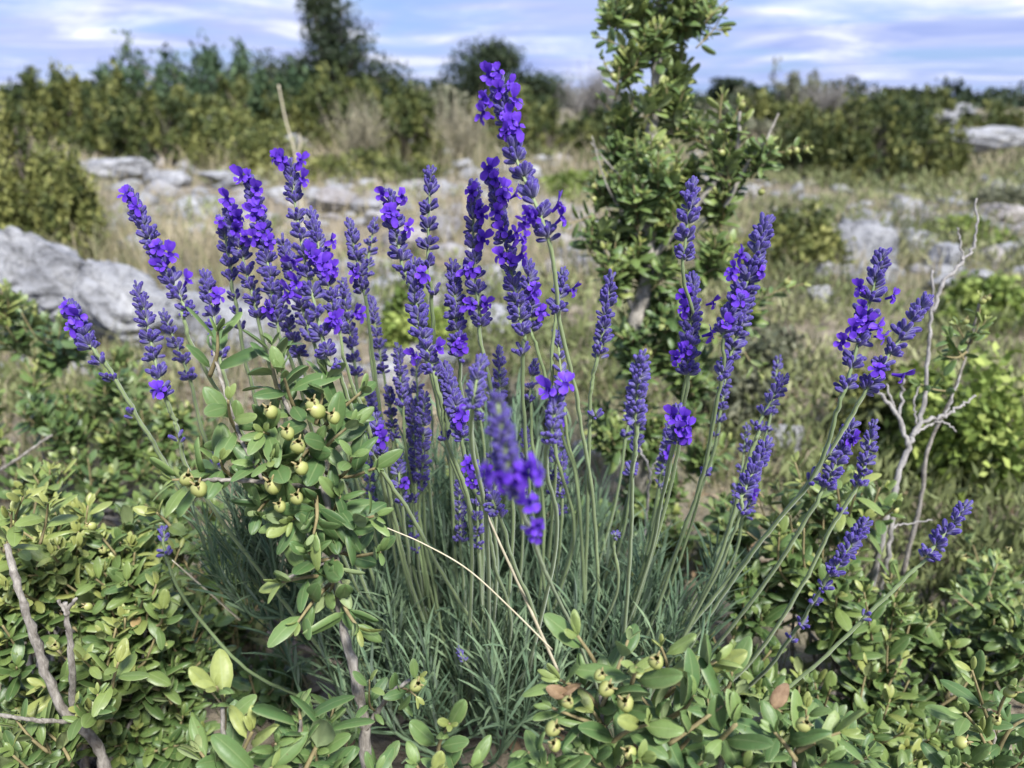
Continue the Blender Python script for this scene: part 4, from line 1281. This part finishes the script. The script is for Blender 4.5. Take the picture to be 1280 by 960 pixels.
# grass
def grass():
    mb = MB()

    def patch(n, y0, y1, hmin, hmax, w, power=1.0):
        y = y0 * (y1 / y0) ** (rng.uniform(size=n) ** power)
        x = (rng.uniform(size=n) * 2 - 1) * (y * 0.80 + 0.25)
        # tufts
        tx = np.round(x / 0.09) * 0.09; ty = np.round(y / 0.09) * 0.09
        k = rng.uniform(size=n) < 0.6
        x = np.where(k, tx + rng.normal(size=n) * 0.018 + 0.03 * np.sin(ty * 91), x); y = np.where(k, ty + rng.normal(size=n) * 0.018 + 0.03 * np.sin(tx * 77), y)
        nz = np.sin(x * 1.7 + 0.7) * np.cos(y * 1.3 + 1.1) + 0.6 * np.sin(x * 3.9 + y * 2.7) + 0.4 * np.sin(x * 7.1 - y * 5.3)
        keep = rng.uniform(size=n) < np.clip(0.75 + 0.3 * nz, 0.12, 1)
        x, y, nz = x[keep], y[keep], nz[keep]
        n = len(x)
        z = hgt(x, y)
        h = rng.uniform(hmin, hmax, n) * np.clip(0.8 + 0.25 * nz, 0.45, 1.3)
        a = rng.uniform(0, 2 * PI, n); ln = rng.uniform(0.15, 0.9, n) * h
        dx, dy = np.cos(a) * ln, np.sin(a) * ln
        b = rng.uniform(0, 2 * PI, n); ww = w * rng.uniform(0.6, 1.3, n)
        sx, sy = np.cos(b) * ww, np.sin(b) * ww
        p0 = np.stack([x, y, z - 0.005], -1)
        p1 = p0 + np.stack([dx * .35, dy * .35, h * .62], -1)
        p2 = p0 + np.stack([dx, dy, h * rng.uniform(.8, 1, n)], -1)
        s = np.stack([sx, sy, np.zeros(n)], -1)
        v = np.stack([p0 - s, p0 + s, p1 + s * .75, p1 - s * .75, p2], 1).reshape(-1, 3)
        i = np.arange(n) * 5
        q = np.stack([i, i + 1, i + 2, i + 3], -1); t = np.stack([i + 3, i + 2, i + 4], -1)
        gr = np.clip(0.55 - 0.22 * np.sin(x * 1.1 + 2.0) * np.cos(y * 0.9) - 0.12 * np.sin(x * 4.3 + y * 3.1) + rng.normal(size=n) * 0.17, 0, 1)
        gr = np.where((y < 2.2) & (x > 0.5), gr - 0.22, gr)
        mb.add(v, [q, t], np.repeat(np.clip(gr, 0, 1), 5))
    patch(2600, 0.5, 1.0, 0.02, 0.08, 0.0007)
    patch(15000, 0.85, 2.6, 0.04, 0.13, 0.0010)
    patch(22000, 2.0, 7.0, 0.05, 0.20, 0.0018)
    patch(14000, 5.0, 16.0, 0.10, 0.34, 0.0045)
    o = mb.build('dry_grass', M['grass'], smooth=False)
    tag(o, 'dry straw-coloured grass with green patches between the rocks', 'grass', None, 'stuff')


grass()


def herbs():
    mb = MB()
    n = 4600
    y = 0.55 * (9.0 / 0.55) ** rng.uniform(size=n)
    x = (rng.uniform(size=n) * 2 - 1) * (y * 0.8 + .1)
    nz = np.sin(x * 2.3 + 1.9) * np.cos(y * 2.9 + 0.4) + .5 * np.sin(x * 6.1 + y * 4.7) + .6 * np.clip(x / (.3 + .35 * y), -.6, 1.0)
    for a, b, q in zip(x, y, nz):
        if q < -0.1 + rng.normal() * .25: continue
        if b > 2.2 and a < .12 * b and rng.uniform() < .72: continue
        if 2.6 < b < 3.6 and a > 1.0 and rng.uniform() < .5: continue
        h = rng.uniform(.02, .055) * (1 + .5 * min(q, 1)) * (1 + .22 * max(b - 2, 0)); m = 22
        p = np.array([a, b, float(hgt(a, b))]) + np.c_[rng.normal(size=(m, 2)) * h * .8, rng.uniform(.1, 1.1, m) * h]
        cards(mb, p, np.full(m, .0042 * (1 + .42 * b)), np.clip(.45 + .25 * math.sin(a * 5 + b * 3) + rng.normal() * .10 + rng.normal(size=m) * .12, 0, 1), 4.2, 1.0)
    o = mb.build('low_herbs', M['herb'], smooth=False)
    tag(o, 'low grey-green herbs covering the ground behind the lavender', 'ground cover', None, 'stuff')


def pebbles():
    mb = MB()
    n = 1300
    import bmesh
    bm = bmesh.new(); bmesh.ops.create_icosphere(bm, subdivisions=1, radius=1.0)
    v = np.array([x.co[:] for x in bm.verts]); f = np.array([[q.index for q in p.verts] for p in bm.faces]); bm.free()
    y = 1.3 * (9 / 1.3) ** rng.uniform(size=n); x = (rng.uniform(size=n) * 2 - 1) * y * .8
    nz = np.sin(x * 1.2 + 0.4) * np.cos(y * 1.7 + 0.2) + 0.5 * np.sin(x * 3.3 - y * 2.1)
    k = (nz > -0.1) & (np.abs(x) > 0)
    x, y = x[k], y[k]
    ex = [onground(rng.uniform(1030, 1290), rng.uniform(232, 350)) for _ in range(130)] + [onground(rng.uniform(70, 700), rng.normal() * 16 + 222 + (u_ > 330) * 40) for u_ in rng.uniform(70, 700, 260)]
    x = np.concatenate([x, [e[0] for e in ex]]); y = np.concatenate([y, [e[1] for e in ex]])
    for a, b in zip(x, y):
        s = rng.uniform(.010, .032) * rng.uniform(.5, 2.2) * (1 + b * .16)
        q = v * (1 + rng.normal(size=(len(v), 1)) * .16) * [s, s * rng.uniform(.6, 1), s * rng.uniform(.3, .65)]
        mb.add(q + [a, b, float(hgt(a, b)) + s * .1], f, rng.uniform(0, .9))
    o = mb.build('pebbles', M['rock'], smooth=False)
    tag(o, 'small loose pale stones scattered through the dry grass', 'stones', None, 'stuff')


pebbles()

# ------------------------------------------------------------------ bushes and trees farther off
QUAD = np.array([(-.5, 0, 0), (0, -.02, .10), (.5, 0, 0), (0, .0, 0)])


def cards(mb, p, size, tint, elong=1.8, upb=0.3):
    """n small folded leaf faces at p"""
    n = len(p)
    d = rng.normal(size=(n, 3)); d[:, 2] += upb * 2
    d /= np.linalg.norm(d, axis=1)[:, None]
    e = rng.normal(size=(n, 3)); e -= d * np.sum(e * d, 1)[:, None]
    e /= np.linalg.norm(e, axis=1)[:, None]
    s = np.asarray(size).reshape(-1, 1) * rng.uniform(.6, 1.3, (n, 1))
    L = d * s * elong * .5; W = e * s * .5
    nn = np.cross(d, e) * s * .12
    v = np.stack([p - L, p + W + nn, p + L, p - W + nn], 1).reshape(-1, 3)
    i = np.arange(n) * 4
    mb.add(v, np.stack([i, i + 1, i + 2, i + 3], -1), np.repeat(np.clip(tint, 0, 1), 4))


def bush(px, ytop, hw, Y, label, mat='olive', kind='round', n=2400, leaf=None, name='shrub', cat='shrub', group=None, base=0.0, clumps=None, trunk=0.0, gap=1.0):
    """ytop: photo row of the top; hw: half width in photo pixels; Y: metres away"""
    if Y > 100:               # a photo row for the foot instead of a distance
        Y = onground(px, Y)[1]
    top = at(px, ytop, Y)
    b = gz(top)
    H = top[2] - b[2]
    w = hw * Y / F / 0.95
    root = thing(name, label, cat, b, group)
    cr, tk = MB(), MB()
    leaf = leaf or max(0.010, 3.6 * Y / F)
    if Y > 4: n = int(n * 1.7)
    k = clumps or int(26 + 10 * w / max(H, .1))
    per = max(6, n // k)
    for i in range(k):
        a = rng.uniform(0, 2 * PI)
        if kind == 'spire':
            u = rng.uniform() ** .8
            r = w * (1 - u * .75) * math.sqrt(rng.uniform(.1, 1))
            z = H * (0.06 + 0.74 * u) * rng.uniform(.85, 1.05)
            c = b + np.array([math.cos(a) * r, math.sin(a) * r, z])
            sg = np.array([w * .085, w * .085, H * .12])
        elif kind == 'upright':
            r = w * math.sqrt(rng.uniform(0, 1))
            z = H * (1 - .45 * (r / w) ** 2) * rng.uniform(.08, .90)
            c = b + np.array([math.cos(a) * r, math.sin(a) * r, z])
            sg = np.array([w * .055, w * .055, H * rng.uniform(.05, .13)])
        elif kind == 'twig':
            r = w * math.sqrt(rng.uniform(0, 1)); z = H * rng.uniform(.5, 1) * (1 - .25 * (r / w) ** 2)
            c = b + np.array([math.cos(a) * r, math.sin(a) * r, z])
            sg = None
        elif kind == 'tree':
            if i == 0:
                lobes = [norm(rv()) * rng.uniform(.38, .70) for _ in range(6)]
                lobes[0] = np.array([-.62, 0, -.62]); lobes[1] = np.array([.60, .1, -.60]); lobes[2] = np.array([0, 0, .5])
            d = lobes[i % 6] + norm(rv()) * rng.uniform(.10, .44)
            c = b + np.array([0, 0, H * (trunk + (1 - trunk) * .5)]) + d * np.array([w * (1.15 - .35 * d[2]), w, H * (1 - trunk) * .5])
            sg = np.array([w * .13, w * .13, H * .07])
        else:
            d = norm(rv()); d[2] = abs(d[2]); q = rng.uniform(.55, 1.0) if rng.uniform() < .8 else rng.uniform(.2, .6)
            c = b + d * q * np.array([w * .92, w * .92, H * .86])
            sg = np.array([w * .12, w * .12, H * .10])
        st = b + np.array([rng.normal() * w * .05, rng.normal() * w * .05, H * trunk * .7])
        m = st + (c - st) * .5 + np.array([0, 0, (c[2] - st[2]) * .12]) + rv(.04 * w)
        ax = spline([st, m, c], 5)
        if kind == 'twig':
            tk.tube(ax, np.linspace(.0045, .0018, len(ax)) * Y / 5, 3, rng.uniform())
            for _ in range(6):
                f = int(rng.integers(3, len(ax)))
                e = ax[f] + rv(.12) * [w, w, H] + np.array([0, 0, .16 * H])
                tk.tube(spline([ax[f], (ax[f] + e) / 2 + rv(.02 * w), e], 3), np.linspace(.0022, .001, 7) * Y / 5, 3, rng.uniform())
            continue
        tk.tube(ax, np.linspace(.012, .004, len(ax)) * min(H, 3), 4, rng.uniform())
        ct = rng.normal() * .24
        pts = c + np.clip(rng.normal(size=(int(per * rng.uniform(.6, 1.4)), 3)), -1.9, 1.9) * sg
        pts = pts[pts[:, 2] > b[2] + .01]
        if len(pts):
            cards(cr, pts, np.full(len(pts), leaf), .5 + ct + rng.normal(size=len(pts)) * .18, 2.4 if kind in ('spire', 'upright') else 1.7, .6 if kind in ('spire', 'upright') else .25)
    if trunk:
        tk.tube(spline([b - [0, 0, .05], b + [w * .05, 0, H * trunk * .5], b + [0, 0, H * trunk]], 5), np.linspace(.045, .03, 11) * H * .8, 8, .5)
    if kind == 'twig':
        tk.build('bare_branches', M[mat], root)
    else:
        cr.build('crown', M[mat], root, smooth=False)
        tk.build('trunk', M['far_bark'], root)
    return root


# nearer bushes
bush(8, 118, 70, 335, 'olive boxwood-like bush cut by the left edge, behind the big boulder', 'olive', 'upright', 17000, leaf=.0085, clumps=130)
bush(1000, 246, 66, 338, 'round green bush in front of the dark juniper, left of the large angular rock', 'olive', 'round', 4200, leaf=.014, clumps=70)
bush(1225, 425, 92, 600, 'bright green feathery cushion shrub at the right edge', 'bright', 'round', 5200, leaf=.010, clumps=90)
bush(1120, 440, 70, 560, 'low olive cushion left of the bright green one, behind the bleached stem', 'olive', 'round', 2600, leaf=.010, clumps=60)
bush(1240, 335, 60, 408, 'bright green mat at the right edge above the feathery cushion', 'bright', 'round', 2600, leaf=.012, clumps=50)
bush(1215, 262, 55, 302, 'flat green cushion in front of the pinkish slab', 'bright', 'round', 2000, leaf=.016, clumps=40)
bush(1255, 228, 50, 262, 'grey-green low bush at the right edge below the flat outcrop', 'greymound', 'round', 1600, clumps=36)
bush(515, 350, 45, 440, 'fresh green tuft behind the middle lavender spikes', 'bright', 'round', 2200, leaf=.011, clumps=44)
bush(722, 205, 48, 252, 'light green mound left of the box tree', 'bright', 'round', 1700, leaf=.018, clumps=36)
bush(440, 178, 70, 225, 'dark green low mound behind the pinkish rock', 'olive', 'round', 2000, clumps=44)
bush(510, 192, 50, 228, 'small dark mound right of the wider low mound', 'olive', 'round', 1500, clumps=36)
bush(960, 400, 60, 475, 'grey dry cushion right of the box tree', 'greymound', 'round', 1800, leaf=.010, clumps=40)
bush(640, 470, 60, 565, 'grey-green herb patch behind the middle lavender stems', 'greymound', 'round', 1700, leaf=.009, clumps=40)
bush(930, 465, 50, 535, 'dry grey-green tuft above the grey rounded rock', 'greymound', 'upright', 1500, leaf=.009, clumps=40)
# scrub belt
bush(60, 74, 60, 8.0, 'leftmost juniper of the scrub belt, with pointed tips', 'juniper', 'upright', 4200, clumps=110)
bush(135, 88, 46, 7.0, 'lower juniper right of the leftmost one', 'juniper', 'upright', 3000, clumps=80)
bush(195, 105, 62, 6.4, 'broad olive juniper above the single whitish rock', 'juniper', 'upright', 3600, clumps=90)
bush(222, 22, 82, 12.0, 'tall blue-green bush standing above the scrub at upper left', 'bluegreen', 'upright', 3400, clumps=60)
bush(280, 118, 55, 6.2, 'olive bush between the whitish rock and the far conifer', 'olive', 'round', 2600, clumps=50)
bush(360, 66, 44, 9.0, 'pale green juniper at the foot of the dark conifer', 'bluegreen', 'upright', 2600, clumps=60)
bush(405, 80, 62, 8.0, 'dark green juniper in front of the dark conifer, right of the pale one', 'juniper', 'upright', 3200, clumps=80)
bush(335, 140, 60, 5.6, 'low leafy bush behind the broad greyish rock', 'olive', 'round', 2400, clumps=50)
bush(500, 108, 46, 6.6, 'small juniper in the dry scrub left of the tallest lavender spike', 'juniper', 'upright', 2400, clumps=60)
bush(450, 128, 42, 6.0, 'beige dry bush of bare twigs right of the dark conifer', 'drytwig', 'twig', clumps=70, cat='dry bush', name='dry_shrub')
bush(575, 124, 40, 6.2, 'beige dry bush of bare twigs left of the tallest lavender spike', 'drytwig', 'twig', clumps=60, cat='dry bush', name='dry_shrub')
bush(690, 118, 70, 7.2, 'olive juniper right of the tallest lavender spike', 'juniper', 'upright', 3400, clumps=90)
bush(770, 130, 55, 6.6, 'olive bush half hidden by the box tree, left of its trunk', 'juniper', 'upright', 2600, clumps=70)
bush(745, 88, 46, 11.0, 'grey leafless bush on the skyline left of the box tree', 'greytwig', 'twig', clumps=110, cat='dry bush', name='dry_shrub')
bush(900, 130, 60, 8.0, 'grey-olive bush right of the box tree', 'greymound', 'upright', 2600, clumps=70)
bush(1090, 112, 100, 5.2, 'large dark juniper with ragged tips at the right', 'juniper', 'upright', 6500, clumps=140)
bush(1030, 150, 50, 5.0, 'lower juniper at the left foot of the large dark one', 'juniper', 'upright', 2600, clumps=70)
bush(1165, 150, 40, 5.4, 'small juniper at the right foot of the large dark one', 'juniper', 'upright', 2000, clumps=50)
bush(1255, 122, 48, 8.0, 'dark bush at the right edge above the flat outcrop', 'juniper', 'round', 2200, clumps=50)
bush(985, 72, 50, 13.0, 'thin airy bush on the skyline right of the box tree', 'greymound', 'upright', 1300, clumps=44, leaf=.035)
bush(1040, 100, 40, 12.0, 'grey leafless bush on the skyline behind the large dark juniper', 'greytwig', 'twig', clumps=90, cat='dry bush', name='dry_shrub')
bush(470, 96, 60, 9.5, 'olive juniper between the dark conifer and the rounded dark tree', 'juniper', 'upright', 3000, clumps=70)
bush(545, 104, 50, 10.5, 'grey-green bush left of the rounded dark tree', 'greymound', 'upright', 2600, clumps=60)
bush(640, 100, 46, 10.0, 'dark bush at the foot of the rounded dark tree', 'juniper', 'upright', 2400, clumps=60)
bush(1150, 108, 60, 9.5, 'olive bush behind the grey heap of rock', 'juniper', 'upright', 2600, clumps=60)
bush(955, 112, 50, 8.5, 'olive bush left of the large dark juniper', 'olive', 'upright', 2400, clumps=60)
bush(300, 78, 44, 9.0, 'ragged olive juniper between the blue-green bush and the dark conifer', 'juniper', 'upright', 2400, clumps=60)
# trees on the skyline
bush(405, -14, 70, 26.0, 'dark dense conifer on the skyline at upper left', 'oak', 'tree', 7000, name='conifer_tree', cat='tree', trunk=.03, clumps=110, leaf=.085)
bush(612, 46, 66, 32.0, 'rounded dark tree on the skyline behind the tallest lavender spike', 'oak', 'tree', 5000, name='oak_tree', cat='tree', trunk=.05, clumps=90, leaf=.10)
bush(915, 96, 44, 30.0, 'low dark tree on the skyline just right of the box tree', 'oak', 'tree', 3000, name='oak_tree', cat='tree', trunk=.1, clumps=60, leaf=.10)


herbs()


def litter():
    mb = MB()
    n = 2600
    y = rng.uniform(.25, 1.5, n); x = rng.uniform(-.9, .9, n)
    z = hgt(x, y) + .003 + rng.uniform(0, .006, n)
    mats = [frame(np.array([math.cos(a), math.sin(a), rng.normal() * .25]), np.array([rng.normal() * .35, rng.normal() * .35, 1])) * rng.uniform(.009, .019) for a in rng.uniform(0, 2 * PI, n)]
    mb.inst(LEAF_LO[1], mats, np.c_[x, y, z], rng.uniform(0, 1, n))
    o = mb.build('leaf_litter', M['litter'])
    tag(o, 'brown fallen leaves on the soil under the plants', 'leaf litter', None, 'stuff')


litter()


def far_wood():
    mb = MB()
    for px in np.linspace(-250, 1530, 150):
        Y = rng.uniform(34, 60)
        top = at(px + rng.normal() * 8, 112 + rng.normal() * 7 - 6 * math.sin(px * .013), Y)
        g = gz(top)
        H = max(top[2] - g[2], .5)
        w = rng.uniform(.9, 2.0)
        n = 170
        d = rng.normal(size=(n, 3)); d /= np.linalg.norm(d, axis=1)[:, None]
        d[:, 2] = np.abs(d[:, 2])
        p = g + d * (rng.uniform(.4, 1, (n, 1)) ** .5) * [w, w, H]
        cards(mb, p, np.full(n, .20), .45 + rng.normal() * .2 + rng.normal(size=n) * .15, 1.4)
    o = mb.build('far_scrub_forest', M['oak'], smooth=False)
    tag(o, 'low dark scrub forest along the far horizon', 'forest', None, 'stuff')


far_wood()

# ------------------------------------------------------------------ sky, sun, camera
ZEN = 1.05
SUN_EL, SUN_AZ = math.radians(52), math.radians(150)     # azimuth clockwise from +Y
w = bpy.data.worlds.new('World')
scene.world = w
w.use_nodes = True
nt = w.node_tree
nt.nodes.clear()
wo = N(nt, 'ShaderNodeOutputWorld')
bg = N(nt, 'ShaderNodeBackground')
sky = N(nt, 'ShaderNodeTexSky', sky_type='NISHITA')
sky.sun_disc = False
sky.sun_elevation = SUN_EL
sky.sun_rotation = SUN_AZ
sky.air_density = 1.0; sky.dust_density = 0.6; sky.ozone_density = 2.0
tc = N(nt, 'ShaderNodeTexCoord')
sx = N(nt, 'ShaderNodeSeparateXYZ')
nt.links.new(tc.outputs['Generated'], sx.inputs[0])


def math_n(op, a, b=None):
    m = N(nt, 'ShaderNodeMath', operation=op)
    for i, v in enumerate((a, b)):
        if v is None: continue
        if isinstance(v, (int, float)): m.inputs[i].default_value = v
        else: nt.links.new(v, m.inputs[i])
    return m.outputs[0]


den = math_n('ADD', math_n('MAXIMUM', sx.outputs[2], 0.0), 0.055)
cx = math_n('DIVIDE', sx.outputs[0], den); cy = math_n('DIVIDE', sx.outputs[1], den)
cv = N(nt, 'ShaderNodeCombineXYZ')
nt.links.new(cx, cv.inputs[0]); nt.links.new(cy, cv.inputs[1])
nz = noise_n(nt, 0.40, 9, 0.60, cv.outputs[0], 0.9)
cov = maprange(nt, nz, 0.34, 0.56)
nz2 = noise_n(nt, 0.50, 9, 0.62, cv.outputs[0], 1.0)
ccol = ramp(nt, nz2, [(0.34, (3.6, 4.5, 8.2)), (0.52, (5.3, 6.0, 9.2)), (0.66, (9.8, 10.1, 11.0))])
skc = mix(nt, 0.65, sky.outputs[0], (2.6, 4.6, 9.6))
mixed = mix(nt, cov, skc, ccol)
# an overcast sky is brighter overhead than at the horizon
grad = N(nt, 'ShaderNodeMapRange', interpolation_type='SMOOTHSTEP')
nt.links.new(sx.outputs[2], grad.inputs[0])
for i_, x_ in enumerate((0.06, 0.75, 1.0, ZEN)):
    grad.inputs[i_ + 1].default_value = x_
gm = N(nt, 'ShaderNodeVectorMath', operation='SCALE')
nt.links.new(mixed, gm.inputs[0]); nt.links.new(grad.outputs[0], gm.inputs['Scale'])
mixed = gm.outputs[0]
nt.links.new(mixed, bg.inputs[0])
bg.inputs[1].default_value = 0.068
nt.links.new(bg.outputs[0], wo.inputs[0])

sun = bpy.data.lights.new('sun', 'SUN')
sun.energy = 4.6
sun.angle = math.radians(10)
sun.color = (1.0, 0.975, 0.94)
so = bpy.data.objects.new('sun', sun)
COL.objects.link(so)
sd = Vector((math.sin(SUN_AZ) * math.cos(SUN_EL), math.cos(SUN_AZ) * math.cos(SUN_EL), math.sin(SUN_EL)))
so.rotation_euler = sd.to_track_quat('Z', 'Y').to_euler()

cam = bpy.data.cameras.new('camera')
co = bpy.data.objects.new('camera', cam)
COL.objects.link(co)
co.location = Vector(CAM)
co.rotation_euler = (PI / 2 - PITCH, 0, 0)
cam.sensor_width = 36
cam.lens = 36 * F / 1280
cam.clip_start = 0.01
cam.clip_end = 2000
cam.dof.use_dof = True
cam.dof.focus_distance = 0.41
cam.dof.aperture_fstop = 8.0
scene.camera = co

scene.view_settings.view_transform = 'Standard'
scene.view_settings.look = 'None'
scene.view_settings.exposure = 0.78
scene.view_settings.gamma = 1.0
scene.view_settings.use_curve_mapping = False
scene.render.film_transparent = False
try:
    scene.cycles.use_denoising = True
    scene.cycles.max_bounces = 6
    scene.cycles.transparent_max_bounces = 4
except Exception:
    pass
for o in bpy.data.objects:
    if '_o' in o: del o['_o']
